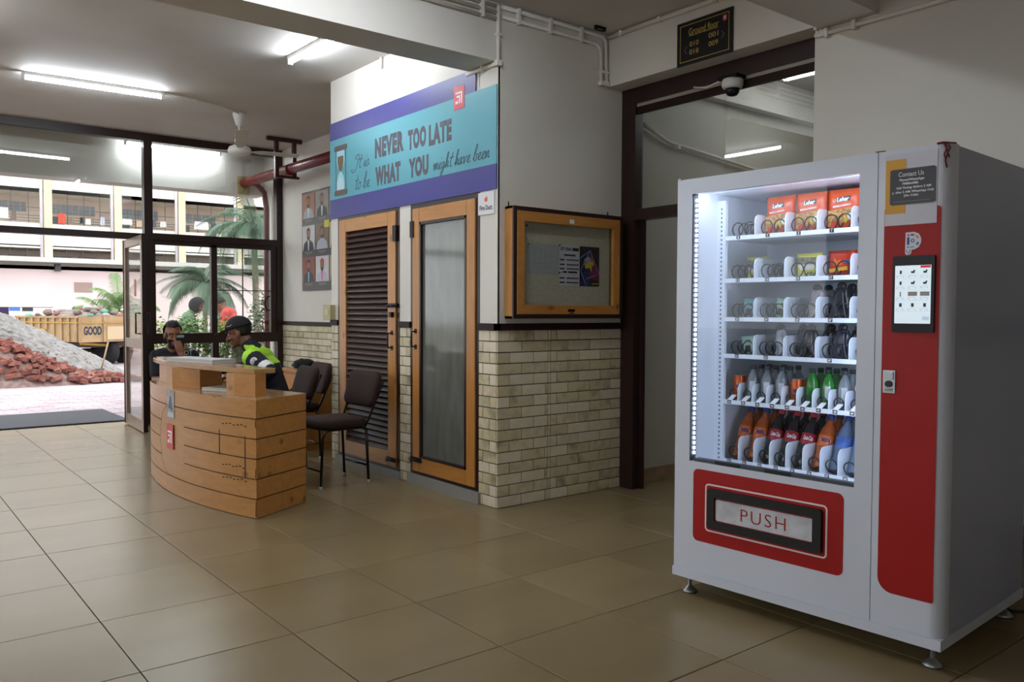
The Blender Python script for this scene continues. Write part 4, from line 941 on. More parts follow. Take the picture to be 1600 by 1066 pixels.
# ================================================================ goods in the machine
def place(o, x, y, z, M=None):
    o.matrix_basis = VM @ Tm(x, y, z) @ (M if M is not None else Matrix.Identity(4)); return o
def bag_mesh(w_, h_, d, m_front, wav=0.004, seed=1, seal=0.012):
    r_ = random.Random(seed); nx, nz = 10, 12; F = []; B = []
    for j in range(nz+1):
        v = j/nz; z = h_*v
        for i in range(nx+1):
            u = 2*i/nx-1
            th = d/2*max(0, 1-abs(u)**2.6)**0.6*max(0, 1-abs(2*v-1)**5)**0.7
            x = w_/2*u*(1-0.05*math.sin(PI*v)) + r_.uniform(-1, 1)*0.0008
            wob = wav*math.sin(5*u+7*v+seed)*(1-abs(u))
            F.append((x, -th-wob*0.4, z)); B.append((x, th, z))
    n = len(F); fs = []
    for j in range(nz):
        for i in range(nx):
            a = j*(nx+1)+i; q = (a, a+1, a+nx+2, a+nx+1); fs.append(q); fs.append(tuple(n+k for k in reversed(q)))
    return MB().add(F+B, fs, 0, True)
def packet(name, label, cat, w_, h_, d, col, group=None, seed=1, rough=0.3, col2=None, scale=12):
    mb = bag_mesh(w_, h_, d, None, seed=seed)
    o = mb.build(name, mat('pk_'+col+(col2 or ''), col, rough, col2=col2, scale=scale, coat=0.15))
    return tag(o, label, cat, group)
def decal(par, name, x0, x1, z0, z1, d, col, t=0.0008, poly=None, m=None):
    poly = poly or [(x0, z0), (x1, z0), (x1, z1), (x0, z1)]
    return MB().prism(poly, 0, t).build(name, m or mat('dc_'+col, col, 0.35), par, frame_m((0, -d, 0), (1, 0, 0), (0, 0, 1), (0, -1, 0)))
# orange snack bags on the top shelf
cols_x = [0.112+0.147*k for k in range(5)]
names = ['second column', 'third column', 'fourth column', 'fifth column, half hidden']
def snack_bag(k, seed, y=0.285, label=None):
    o = packet('snack_bag', label, 'snack bag', 0.15, 0.176, 0.06, 'd0562a', 'orange snack bags on the top shelf', seed, 0.3, 'c24a20', 9)
    place(o, cols_x[k]+0.080, y, 1.612, Rm(R(3*(seed % 3-1)), 'Z'))
    dd = 0.0305
    decal(o, 'yellow_corner', 0, 0, 0, 0, 0.006, 'd8b838', poly=[(-0.063, 0.155), (-0.045, 0.163), (-0.055, 0.125), (-0.0625, 0.12)])
    decal(o, 'snack_picture', 0, 0, 0, 0, dd, 'a8763c', poly=[(-0.060, 0.086), (0.055, 0.098), (0.060, 0.05), (-0.060, 0.020)], m=mat('snack_print', 'c99a58', 0.4, col2='7d5a30', scale=90, detail=8))
    decal(o, 'orange_swoosh', 0, 0, 0, 0, dd+0.0004, 'c8401c', poly=[(-0.047, 0.035), (-0.01, 0.055), (-0.02, 0.018), (-0.047, 0.018)])
    decal(o, 'bowl_print', 0, 0, 0, 0, dd+0.0006, 'd4d8cc', poly=[(0.034+0.013*math.cos(2*PI*i/12), 0.060+0.013*math.sin(2*PI*i/12)) for i in range(12)])
    decal(o, 'chilli_print', 0, 0, 0, 0, dd+0.0006, 'c8b02c', poly=[(0.004, 0.062), (0.012, 0.064), (0.022, 0.038), (0.016, 0.03)])
    lp = decal(o, 'logo_panel', 0, 0, 0, 0, dd, '1c2a2a', poly=[(-0.028, 0.118), (0.030, 0.124), (0.034, 0.144), (-0.022, 0.138)])
    text('brand_lettering', 'Lehar', 0.02, M_print_white, Tm(0.002, 0.131, 0.0012) @ Rm(R(4), 'Z'), lp, width=0.052, height=0.018, shear=0.25, bold=0.0006)
    text('brand_lettering', 'MASALA MUNCH', 0.01, M_print_white, Tm(-0.002, 0.105, 0.0012) @ Rm(R(5), 'Z'), lp, width=0.074, height=0.008, bold=0.0003)
    return o
for k in range(1, 5):
    snack_bag(k, k+2, 0.285, 'orange masala snack bag in the '+names[k-1]+' of the top shelf')
o = packet('clear_packet', 'pale clear packet standing at the back of the top shelf beside the orange bags', 'packet', 0.07, 0.14, 0.05, 'a7aaa6', None, 4); place(o, cols_x[1]+0.012, 0.36, 1.612); 
decal(o, 'black_top', -0.035, 0.035, 0.125, 0.142, 0.012, '1c2026')
# second shelf
def noodle_packet(x, y, lab, c='c9bc34', seed=1, c2='d8d04c'):
    o = packet('snack_packet', lab, 'snack packet', 0.118, 0.108, 0.045, c, 'packets on the second shelf', seed, 0.3, c2, 6); place(o, x, y, 1.421)
    decal(o, 'dark_picture', 0, 0, 0, 0, 0.0235, '38362c', poly=[(-0.045, 0.06), (0.045, 0.06), (0.042, 0.088), (-0.04, 0.092)], m=mat('noodle_print', '4a4536', 0.4, col2='8f8a74', scale=70))
    decal(o, 'bowl_picture', 0, 0, 0, 0, 0.0238, 'd8d6c6', poly=[(-0.04, 0.058), (0.04, 0.058), (0.03, 0.036), (-0.03, 0.036)])
    decal(o, 'green_mark', 0.012, 0.026, 0.012, 0.028, 0.024, '4a6a34')
    return o
noodle_packet(cols_x[0]+0.082, 0.34, 'yellow snack packet at the back of the first column on the second shelf', seed=3)
noodle_packet(cols_x[1]+0.085, 0.50, 'yellow snack packet far back behind empty coils on the second shelf', seed=5)
noodle_packet(cols_x[2]+0.078, 0.274, 'yellow noodle snack packet with dark picture in the third column of the second shelf', seed=4)
for k, y, lab in ((3, 0.276, 'red and orange snack packet in the fourth column of the second shelf'), (4, 0.28, 'red snack packet half hidden at the end of the second shelf')):
    o = packet('snack_packet', lab, 'snack packet', 0.124, 0.112, 0.048, 'c23a1a', 'packets on the second shelf', k, 0.3, 'b32c16', 8); place(o, cols_x[k]+0.078, y, 1.421)
    decal(o, 'yellow_title', 0, 0, 0, 0, 0.025, 'd8a02c', poly=[(-0.045, 0.02), (0.035, 0.03), (0.03, 0.045), (-0.048, 0.035)])
    decal(o, 'blue_logo', 0, 0, 0, 0, 0.0252, '3a5a9c', poly=[(0.03+0.014*math.cos(2*PI*i/10), 0.065+0.008*math.sin(2*PI*i/10)) for i in range(10)])
    decal(o, 'orange_flame', 0, 0, 0, 0, 0.0252, 'd8682c', poly=[(-0.03, 0.05), (0.01, 0.05), (0.0, 0.075), (-0.01, 0.065), (-0.025, 0.085)])
# third and fourth shelves: cream-mint packets, towel bags, black pouches
def mint_packet(x, z, lab, c, seed, tilt=-8):
    o = packet('soft_packet', lab, 'soft packet', 0.082, 0.088, 0.03, c, 'pale green packets on the middle shelves', seed, 0.35); place(o, x, 0.270, z, Rm(R(tilt), 'Y'))
    decal(o, 'brown_picture', 0, 0, 0, 0, 0.016, '3a2a26', poly=[(-0.02, 0.016), (0.012, 0.014), (0.014, 0.045), (-0.014, 0.046)])
    decal(o, 'brown_title', -0.01, 0.014, 0.062, 0.07, 0.0155, '4a3430')
    decal(o, 'gold_dot', 0.022, 0.03, 0.03, 0.038, 0.0155, '9c7a4a')
    return o
mint_packet(cols_x[0]+0.090, 1.246, 'teal soft packet in the first column of the third shelf', '6fb0ac', 2, 3)
mint_packet(cols_x[1]+0.098, 1.246, 'mint green soft packet leaning in the second column of the third shelf', '9cc4ae', 3, 12)
mint_packet(cols_x[0]+0.092, 1.079, 'mint green soft packet in the first column of the fourth shelf', 'a2c8b4', 4, -6)
def pouch(x, y, z, lab, c, grp, seed, w_=0.10, h_=0.125, topc='17171c'):
    mb = MB(); r_ = random.Random(seed); rings = []
    for j in range(9):
        v = j/8; wd = w_/2*(1.0-0.55*v**1.3)+0.004*r_.uniform(-1, 1); dp = 0.030*(1-0.6*v)
        rings.append([(wd*math.cos(2*PI*i/12)*(1+r_.uniform(-0.06, 0.06)), dp*math.sin(2*PI*i/12)*(1+r_.uniform(-0.15, 0.15)), h_*v) for i in range(12)])
    mb.loft(rings); o = tag(mb.build('wrapped_pouch', mat('pouch_'+c, c, 0.22, col2=None, noise=0.25, scale=30, coat=0.3)), lab, 'wrapped pouch', grp)
    place(o, x, y, z, Rm(R(r_.uniform(-8, 8)), 'Y'))
    kb = MB(); kb.ball((0, 0, h_+0.008), (0.021, 0.014, 0.017), 10, 7); kb.build('knotted_top', mat('knot_'+topc, topc, 0.4), o)
    hi = MB(); stroke(hi, [(0.012, h_*0.85), (0.016, h_*0.5), (0.03, 0.01)], 0.003, 0.0005); hi.build('seam_tape', mat('pouch_seam', '8c8f9c', 0.2), o, frame_m((0, -0.029, 0), (1, 0, 0), (0, 0.12, 1), (0, -1, 0.12)))
    return o
G3 = 'wrapped pouches on the third shelf'; G4 = 'wrapped pouches on the fourth shelf'
pouch(cols_x[2]+0.108, 0.280, 1.246, 'pinkish clear-wrapped pouch with black top on the third shelf', 'b3a6a8', G3, 1)
pouch(cols_x[2]+0.135, 0.36, 1.246, 'pale wrapped pouch behind the pinkish one on the third shelf', '9c969c', G3, 8)
pouch(cols_x[3]+0.075, 0.280, 1.246, 'black shiny pouch at the front of the third shelf', '22232b', G3, 2, 0.115, 0.132)
pouch(cols_x[3]+0.09, 0.36, 1.246, 'second black pouch behind the front one on the third shelf', '1f2028', G3, 3, 0.115, 0.128)
pouch(cols_x[4]+0.062, 0.30, 1.246, 'black pouch at the end of the third shelf, half hidden by the door frame', '22232b', G3, 4, 0.115, 0.13)
pouch(cols_x[1]+0.105, 0.280, 1.079, 'white wrapped pouch with black top on the fourth shelf', 'b9bcc2', G4, 5, 0.085, 0.122)
pouch(cols_x[1]+0.13, 0.37, 1.079, 'dim pouch behind the white one on the fourth shelf', '8b8d96', G4, 9, 0.085, 0.122)
pouch(cols_x[2]+0.085, 0.280, 1.079, 'black pouch in the third column of the fourth shelf', '262833', G4, 6, 0.11, 0.122)
pouch(cols_x[2]+0.12, 0.36, 1.079, 'black pouch behind another in the third column of the fourth shelf', '202229', G4, 10, 0.11, 0.122)
pouch(cols_x[3]+0.080, 0.280, 1.079, 'dark navy pouch in the fourth column of the fourth shelf', '22263a', G4, 7, 0.115, 0.125)
pouch(cols_x[3]+0.115, 0.36, 1.079, 'dark pouch behind the navy one on the fourth shelf', '1f2028', G4, 11, 0.115, 0.122)
# drinks
ORD = 'first second third fourth fifth sixth seventh eighth ninth tenth'.split()
def wrap(o, r_, y0=0.0):
    for v in o.data.vertices:
        a = v.co.x/r_; d = r_+v.co.z; v.co = (d*math.sin(a), -d*math.cos(a), v.co.y+y0)
    return o
def bottle(name, label, group, prof, mats, mis, cap, capc, x, y, z, tilt=0, yaw=0, n=16, word=None, wz=0, wcol=None, wsize=(0.03, 0.014), patch=None, rlab=0.03):
    o = MB().lathe(prof, n, mis=mis).build(name, mats); tag(o, label, 'bottle', group)
    MB().lathe(cap, 12).build('cap', capc, o)
    if patch:
        pw, z0, z1, pm = patch
        rows = [(i/6-0.5)*pw for i in range(7)]; vs = []
        for t in (z0, z1): vs += [((rlab+0.0006)*math.sin(q/rlab), -(rlab+0.0006)*math.cos(q/rlab), t) for q in rows]
        MB().add(vs, [(i, i+1, 8+i, 7+i) for i in range(6)], 0, True).build('sticker', pm, o)
    if word:
        t = text('brand_lettering', word, 0.02, wcol, Matrix.Identity(4), o, width=wsize[0], height=wsize[1], shear=0.2, bold=0.0005)
        wrap(t, rlab+0.0012, wz)
    return place(o, x, y, z, Rm(R(tilt), 'X') @ Rm(R(yaw), 'Z'))
M_or = mat('orange_drink', 'c25a1a', 0.12, noise=0.12, scale=20, coat=0.5, trans=0.15); M_orl = mat('orange_label', 'd9651c', 0.35, noise=0.08, scale=25)
M_co = mat('cola_drink', '120a0a', 0.08, coat=0.6); M_col = mat('cola_label', 'a8202c', 0.35, noise=0.12, scale=25); M_clear = mat('clear_pet', 'b9c2c8', 0.1, trans=0.55, coat=0.3); M_wat = mat('water_pet', '8fa6c8', 0.1, trans=0.5, coat=0.4)
M_grn = mat('green_drink', '2f8a30', 0.1, trans=0.25, coat=0.5); M_bluecap = mat('cap_blue', '24307c', 0.4); M_redcap = mat('cap_red', 'a02028', 0.4); M_greycap = mat('cap_grey', '3a3c44', 0.4); M_dgcap = mat('cap_darkgreen', '203430', 0.4)
M_fl = mat('logo_navy', '23306e', 0.4); M_wl = mat('water_label', '4a6ab0', 0.4)
BP = [(0.030, 0.0), (0.034, 0.006), (0.034, 0.05), (0.030, 0.07), (0.034, 0.09), (0.034, 0.095), (0.0345, 0.096), (0.0345, 0.145), (0.034, 0.146), (0.031, 0.165), (0.020, 0.195), (0.013, 0.21), (0.013, 0.225)]
CAP = [(0.0155, 0.222), (0.0155, 0.242), (0.014, 0.245), (0.0, 0.245)]
bx6 = [0.112+0.0785*k+0.041 for k in range(9)]
SPEC6 = [('o', 'first'), ('o', 'second'), ('c', 'third'), ('c', 'fourth'), ('c', 'fifth'), ('o', 'sixth'), ('w', 'seventh'), ('w', 'eighth')]
for k, (t, word) in enumerate(SPEC6):
    for row in (0, 1):
        y = 0.272+row*0.082
        where = ('front' if row == 0 else 'behind another')
        if t == 'o': a = dict(label='orange soda bottle, %s in the %s column of the bottom shelf' % (where, ORD[k]), mats=[M_or, M_orl], mis=[0]*6+[1]+[0]*5, capc=M_bluecap, word='FANTA', wcol=M_fl)
        elif t == 'c': a = dict(label='cola bottle with red label, %s in the %s column of the bottom shelf' % (where, ORD[k]), mats=[M_co, M_col], mis=[0]*6+[1]+[0]*5, capc=M_redcap, word='Coca-Cola', wcol=M_print_white)
        else: a = dict(label='water bottle with blue label, %s in the %s column of the bottom shelf' % (where, ORD[k]), mats=[M_wat, M_wl], mis=[0]*6+[1]+[0]*5, capc=M_bluecap, word=None, wcol=None)
        if row: a['word'] = None
        o = bottle('soda_bottle' if t != 'w' else 'water_bottle', a['label'], 'bottles on the bottom shelf', BP, a['mats'], a['mis'], CAP, a['capc'], bx6[k], y, 0.606, tilt=-24, yaw=22, word=a['word'], wz=0.122, wcol=a['wcol'], rlab=0.0345, wsize=(0.042, 0.02))
        if t == 'o' and not row:
            d_ = text('logo_panel', '.', 0.1, M_print_white, Matrix.Identity(4), o, width=0.05, height=0.028); wrap(d_, 0.0350, 0.122)
BS = [(0.024, 0.0), (0.0275, 0.005), (0.0275, 0.085), (0.026, 0.105), (0.018, 0.128), (0.011, 0.138), (0.011, 0.15)]
CS = [(0.0135, 0.148), (0.0135, 0.164), (0.012, 0.166), (0.0, 0.166)]
CAN = [(0.020, 0.0), (0.0265, 0.008), (0.0265, 0.104), (0.022, 0.114), (0.022, 0.117), (0.019, 0.115), (0.0, 0.115)]
bx5 = [0.112+0.072*k+0.037 for k in range(10)]
SPEC5 = ['can', 'clear', 'clear', 'clear', 'can', 'green', 'green', 'clear', 'purple']
M_can = mat('can_orange', 'cc5a1e', 0.25, metal=0.3, noise=0.1, scale=30); M_canlid = mat('can_lid', 'b8babd', 0.3, metal=0.9)
M_stick = mat('sticker_white', 'd8dbe0', 0.5, noise=0.1, scale=60)
for k, t in enumerate(SPEC5):
    for row in (0, 1, 2):
        y = 0.268+row*0.062; where = ('front', 'second', 'third')[row]
        if t == 'can':
            if row == 2: continue
            o = MB().lathe(CAN, 16, mis=[1, 0, 0, 1, 1, 1]).build('drink_can', [M_can, M_canlid]); tag(o, 'orange drink can, %s in the %s column of the fifth shelf' % (where, ORD[k]), 'can', 'cans on the fifth shelf')
            if row == 0:
                d_ = text('logo_panel', '.', 0.1, M_print_white, Matrix.Identity(4), o, width=0.036, height=0.022); wrap(d_, 0.0268, 0.066)
                q_ = text('brand_lettering', 'FANTA', 0.02, M_fl, Matrix.Identity(4), o, width=0.034, height=0.015, shear=0.2, bold=0.0006); wrap(q_, 0.0273, 0.066)
            place(o, bx5[k], y, 0.869, Rm(R(25), 'Z'))
        elif t == 'purple':
            if row: continue
            o = packet('snack_packet', 'purple snack packet at the end of the fifth shelf', 'snack packet', 0.062, 0.125, 0.04, '3c2c80', None, 3, 0.3, '5a2c78', 14); place(o, bx5[k]+0.006, 0.262, 0.869)
            decal(o, 'white_logo', -0.022, 0.022, 0.088, 0.106, 0.020, 'd8d8e4'); decal(o, 'magenta_swirl', 0, 0, 0, 0, 0.0205, 'b8447c', poly=[(-0.02, 0.03), (0.0, 0.07), (0.02, 0.075), (0.015, 0.04)])
        else:
            m_ = M_grn if t == 'green' else M_clear
            bottle('drink_bottle', '%s bottle, %s in the %s column of the fifth shelf' % ('small green drink' if t == 'green' else 'small clear drink', where, ORD[k]), 'small bottles on the fifth shelf', BS, [m_, m_], [0]*6, CS, M_dgcap if t == 'green' else M_greycap, bx5[k]+row*0.004, y, 0.869, 0, 22, n=12,
                   patch=(0.024, 0.04, 0.095, M_stick) if row == 0 and k not in (5,) else None, rlab=0.0276)
# ================================================================ reception desk
M_dkw = wood_mat('desk_pine', 'b58044', 'a57136', True, 1, 0.33)
M_dkt = wood_mat('desk_top_pine', 'a98254', '9c7446', False, 1, 0.15)
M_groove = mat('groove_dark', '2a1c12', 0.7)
DC = Vector((1.952, 1.807)); DR = 3.467
dk = empty('reception_desk', (-1.2, 1.6, 0), label='curved pine reception desk with planked front and raised counter', cat='desk')
DO = Vector((1.2, -1.6, 0))
def arc(r_, y0, y1, n=14):
    a0 = math.asin((y0-DC.y)/DR); a1 = math.asin((y1-DC.y)/DR)
    return [(DC.x - r_*math.cos(a0+(a1-a0)*i/n), DC.y + r_*math.sin(a0+(a1-a0)*i/n)) for i in range(n+1)]
def dpoly(outer, inner): return [(x+DO.x, y+DO.y) for x, y in outer] + [(x+DO.x, y+DO.y) for x, y in reversed(inner)]
YN, YF = 0.679, 2.55
P0 = Vector(arc(DR, YN, YF)[0]); P1 = Vector((-0.89, 0.923))
# carcass behind the planks
ou = arc(DR-0.012, YN+0.025, YF); inn = arc(DR-0.05, YN+0.025, YF)
MB().prism(dpoly(ou, inn), 0.0, 0.70).build('front_carcass', M_groove, dk)
ed = (P1-P0).normalized(); en = Vector((-ed.y, ed.x))
q = [P0+ed*0.014+en*0.012, P1-ed*0.0+en*0.012, P1+en*0.045, P0+ed*0.014+en*0.045]
MB().prism([(v.x+DO.x, v.y+DO.y) for v in q], 0.0, 0.70).build('end_carcass', M_groove, dk)
ZP = [0.0, 0.120, 0.242, 0.366, 0.489, 0.612, 0.727]
Ya, Yb_ = 1.53, 1.80
for k in range(6):
    z0, z1 = ZP[k]+0.0035, ZP[k+1]-(0.0035 if k < 5 else 0.0)
    spans = [(YN, YF)] if k in (0, 5) else [(YN, Ya), (Yb_, YF)]
    for a, b in spans:
        n = max(4, int((b-a)/0.09))
        MB().prism(dpoly(arc(DR, a, b, n), arc(DR-0.016, a, b, n)), z0, z1).build('plank', M_dkw, dk)
    v = [P0+ed*0.003, P1, P1+en*0.014, P0+ed*0.003+en*0.014]
    MB().prism([(t.x+DO.x, t.y+DO.y) for t in v], z0, z1).build('plank', M_dkw, dk)
# rounded plain panel in the middle of the front
def curved_panel(name, pts, off, th, m, par):
    """pts = (y, z) outline on the desk front."""
    def on(y, z, r_):
        a = math.asin((y-DC.y)/DR); r_ -= 0.0022*(1-(y-y0)/(y1-y0)); return (DC.x-r_*math.cos(a)+DO.x, DC.y+r_*math.sin(a)+DO.y, z)
    ys = [p[0] for p in pts]; y0, y1 = min(ys), max(ys); N_ = 10; rings_o = []; rings_i = []
    # cut outline at columns
    cols = [y0+(y1-y0)*i/N_ for i in range(N_+1)]; top = []; bot = []
    for c in cols:
        zs = []
        for i in range(len(pts)):
            (ya, za), (yb, zb) = pts[i], pts[(i+1) % len(pts)]
            if (ya-c)*(yb-c) <= 0 and ya != yb: zs.append(za+(zb-za)*(c-ya)/(yb-ya))
        if not zs: zs = [pts[0][1]]
        top.append(max(zs)); bot.append(min(zs))
    vs = []
    for r_ in (DR+off+th, DR+off):
        vs += [on(c, t, r_) for c, t in zip(cols, top)] + [on(c, t, r_) for c, t in zip(cols, bot)]
    n = N_+1; fs = []
    for i in range(N_):
        fs += [(i, i+1, n+i+1, n+i), (2*n+i, 3*n+i, 3*n+i+1, 2*n+i+1), (i, 2*n+i, 2*n+i+1, i+1), (n+i, n+i+1, 3*n+i+1, 3*n+i)]
    fs += [(0, n, 3*n, 2*n), (n-1, 3*n-1, 4*n-1, 2*n-1)]
    return MB().add(vs, fs).build(name, m, par)
out = [(1.50, 0.1235), (1.78, 0.1235)] + [(1.78+0.24*math.sin(PI*i/12), 0.366-0.2415*math.cos(PI*i/12)) for i in range(13)] + [(1.50, 0.609)]
big = [(1.47, 0.120), (1.82, 0.120)] + [(1.82+0.212*math.sin(PI*i/12), 0.366-0.246*math.cos(PI*i/12)) for i in range(13)] + [(1.47, 0.612)]
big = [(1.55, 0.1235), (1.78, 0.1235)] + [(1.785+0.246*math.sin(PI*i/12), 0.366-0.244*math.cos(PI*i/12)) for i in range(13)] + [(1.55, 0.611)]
curved_panel('panel_shadow_line', big, -0.010, 0.0108, M_groove, dk)  # dark strip coloured as the shadow along the panel's rounded edge
curved_panel('plain_panel', out, -0.014, 0.0155, wood_mat('desk_panel', 'b37d43', 'a87339', False, 1, 0.33), dk)
def on_desk(y, z, off=0.0075):
    a = math.asin((y-DC.y)/DR); r_ = DR+off
    n_ = Vector((-math.cos(a), math.sin(a), 0)); ex = Vector((-n_.y, n_.x, 0))
    return frame_m((DC.x-r_*math.cos(a)+DO.x, DC.y+r_*math.sin(a)+DO.y, z), ex, (0, 0, 1), n_)
emblem(dk, on_desk(1.745, 0.396), 0.17)
ph_ = MB().prism(rrect(0.15, 0.19, 0.002, 1), 0, 0.0015).build('photo_sticker', mat('photo_grey', '6d7478', 0.3, col2='9aa1a4', scale=14), dk, on_desk(1.745, 0.622, 0.001))
MB().prism([(-0.05, -0.03), (-0.03, 0.02), (-0.01, 0.06), (0.015, 0.05), (0.03, 0.0), (0.05, -0.04)], 0.0015, 0.002).build('photo_figure', mat('photo_dark', '3c4246', 0.4), ph_)
MB().bx(-0.06, 0.06, -0.09, -0.055, 0.0015, 0.002).build('photo_caption', mat('photo_pale', 'b4babd', 0.4), ph_)
sc_ = MB()
for y, z0, z1 in ((1.03, 0.36, 0.52), (0.775, 0.245, 0.50)):
    M_ = on_desk(y, 0.4, 0.0006); sc_.add([tuple(M_ @ Vector(p)) for p in ((-0.005, z0-0.4, 0), (0.006, z0-0.4, 0), (0.004, z1-0.4, 0), (-0.006, z1-0.4, 0))], [(0, 1, 2, 3)])
for y, wd, z in ((0.88, 0.22, 0.565), (0.89, 0.20, 0.305), (0.88, 0.22, 0.225)):
    for s in range(7):
        M_ = on_desk(y-wd/2+wd*s/6, z+0.004*((s*5) % 3-1), 0.0006); sc_.add([tuple(M_ @ Vector(p)) for p in ((-0.013, -0.003, 0), (0.010, -0.004, 0), (0.012, 0.003, 0), (-0.010, 0.004, 0))], [(0, 1, 2, 3)])
for z0, z1 in ((0.01, 0.11), (0.56, 0.61), (0.25, 0.31)):
    M_ = on_desk(0.682, 0, 0.0008); sc_.add([tuple(M_ @ Vector(p)) for p in ((-0.006, z0, 0), (0.002, z0, 0), (0.003, z1, 0), (-0.003, z1, 0))], [(0, 1, 2, 3)])
sc_.build('scuff_marks', mat('scuff_dark', '3a2614', 0.8), dk)
# worktop and raised counter
wt_o = arc(DR-0.001, YN+0.002, YF, 20); wt_i = arc(DR-0.50, 0.90, YF-0.05, 20)
o = MB().prism(dpoly(wt_o[0:1]+wt_o[1:], [(P1.x, P1.y)]+wt_i[1:]), 0.702, 0.7275).build('worktop', M_dkt, dk)
eo = MB(); eo.prism(dpoly(arc(DR-0.02, YF-0.03, YF, 2), arc(DR-0.50, YF-0.03, YF, 2)), 0.0, 0.70); eo.build('far_end_panel', M_dkw, dk)
cto = [(-1.242, 0.918), (-1.315, 1.22), (-1.385, 1.52), (-1.428, 1.85), (-1.438, 2.15), (-1.425, 2.42), (-1.39, 2.62), (-1.33, 2.74)]
cti = [(-1.085, 0.955), (-1.12, 1.22), (-1.13, 1.52), (-1.13, 1.85), (-1.11, 2.15), (-1.07, 2.42), (-1.05, 2.58), (-1.10, 2.72)]
bevel(MB().prism(dpoly(cto, cti), 0.868, 0.901).build('raised_counter', M_dkt, dk), 0.003, 1)
def blk(name, pts, z0=0.728, z1=0.868, m=None): return MB().prism([(x+DO.x, y+DO.y) for x, y in pts], z0, z1).build(name, m or M_dkw, dk)
blk('counter_block', [(-1.345, 1.13), (-1.325, 1.04), (-1.245, 0.895), (-1.155, 0.945), (-1.235, 1.16)])
blk('counter_block', [(-1.47, 1.86), (-1.345, 1.65), (-1.18, 1.68), (-1.18, 1.93)])
blk('counter_back_board', [(-1.40, 1.93), (-1.41, 2.2), (-1.39, 2.45), (-1.35, 2.6), (-1.30, 2.6), (-1.35, 2.4), (-1.37, 2.2), (-1.36, 1.93)])
# things on the desk
def reg(name, label, cat, c, rz, d, m, cover=None):
    o = empty(name, c, rz, label, cat); x, y, z = d
    MB().bx(-x/2+0.003, x/2-0.003, -y/2+0.003, y/2-0.003, 0.003, z-0.003).build('pages', mat('page_edges', 'c3c2bd', 0.8, noise=0.2, scale=80, stretch=(1, 1, 9)), o)
    c_ = MB(); c_.bx(-x/2, x/2, -y/2, y/2, z-0.003, z); c_.bx(-x/2, x/2, -y/2, y/2, 0, 0.003); c_.build('cover', m, o); return o
reg('register_book', 'large pale register lying along the raised counter', 'book', (-1.28, 1.83, 0.902), R(107), (0.54, 0.20, 0.028), mat('register_pale', 'b8b9bb', 0.5, noise=0.08, scale=9))
reg('newspaper_stack', 'small stack of papers on the worktop under the raised counter', 'papers', (-1.24, 1.42, 0.729), R(115), (0.26, 0.20, 0.022), mat('paper_cream', 'c8c6b4', 0.6, noise=0.15, scale=25))
cb = empty('side_cabinet', (0.17, 3.02, 0), 0, 'small pine side cabinet behind the brown chairs', 'cabinet')
bevel(MB().bx(-0.22, 0.24, -0.23, 0.23, 0.06, 0.71).build('carcass', M_pine, cb), 0.004, 1)
MB().bx(-0.245, 0.26, -0.25, 0.25, 0.71, 0.735).build('top', M_pineh, cb)
MB().bx(-0.20, 0.22, -0.21, 0.21, 0.0, 0.06).build('plinth', M_pine, cb)
for z0, z1 in ((0.10, 0.38), (0.40, 0.69)):
    dd = bevel(MB().bx(-0.232, -0.219, -0.21, 0.21, z0, z1).build('drawer', M_pine, cb), 0.002, 1); MB().ball((-0.245, 0.0, (z0+z1)/2), 0.012, 8, 6).build('knob', M_iron, dd)
bgm = MB(); r9 = random.Random(4)
bgm.ball((0, 0, 0.045), (0.10, 0.13, 0.05), 14, 9, fn=lambda u: u*(1+0.22*math.sin(9*u.x+7*u.y)*math.cos(6*u.z+4*u.y)))
tag(bgm.build('black_cloth', mat('cloth_black', '111214', 0.9), None, Tm(0.02, 2.94, 0.735)), 'crumpled black cloth on the side cabinet', 'cloth')

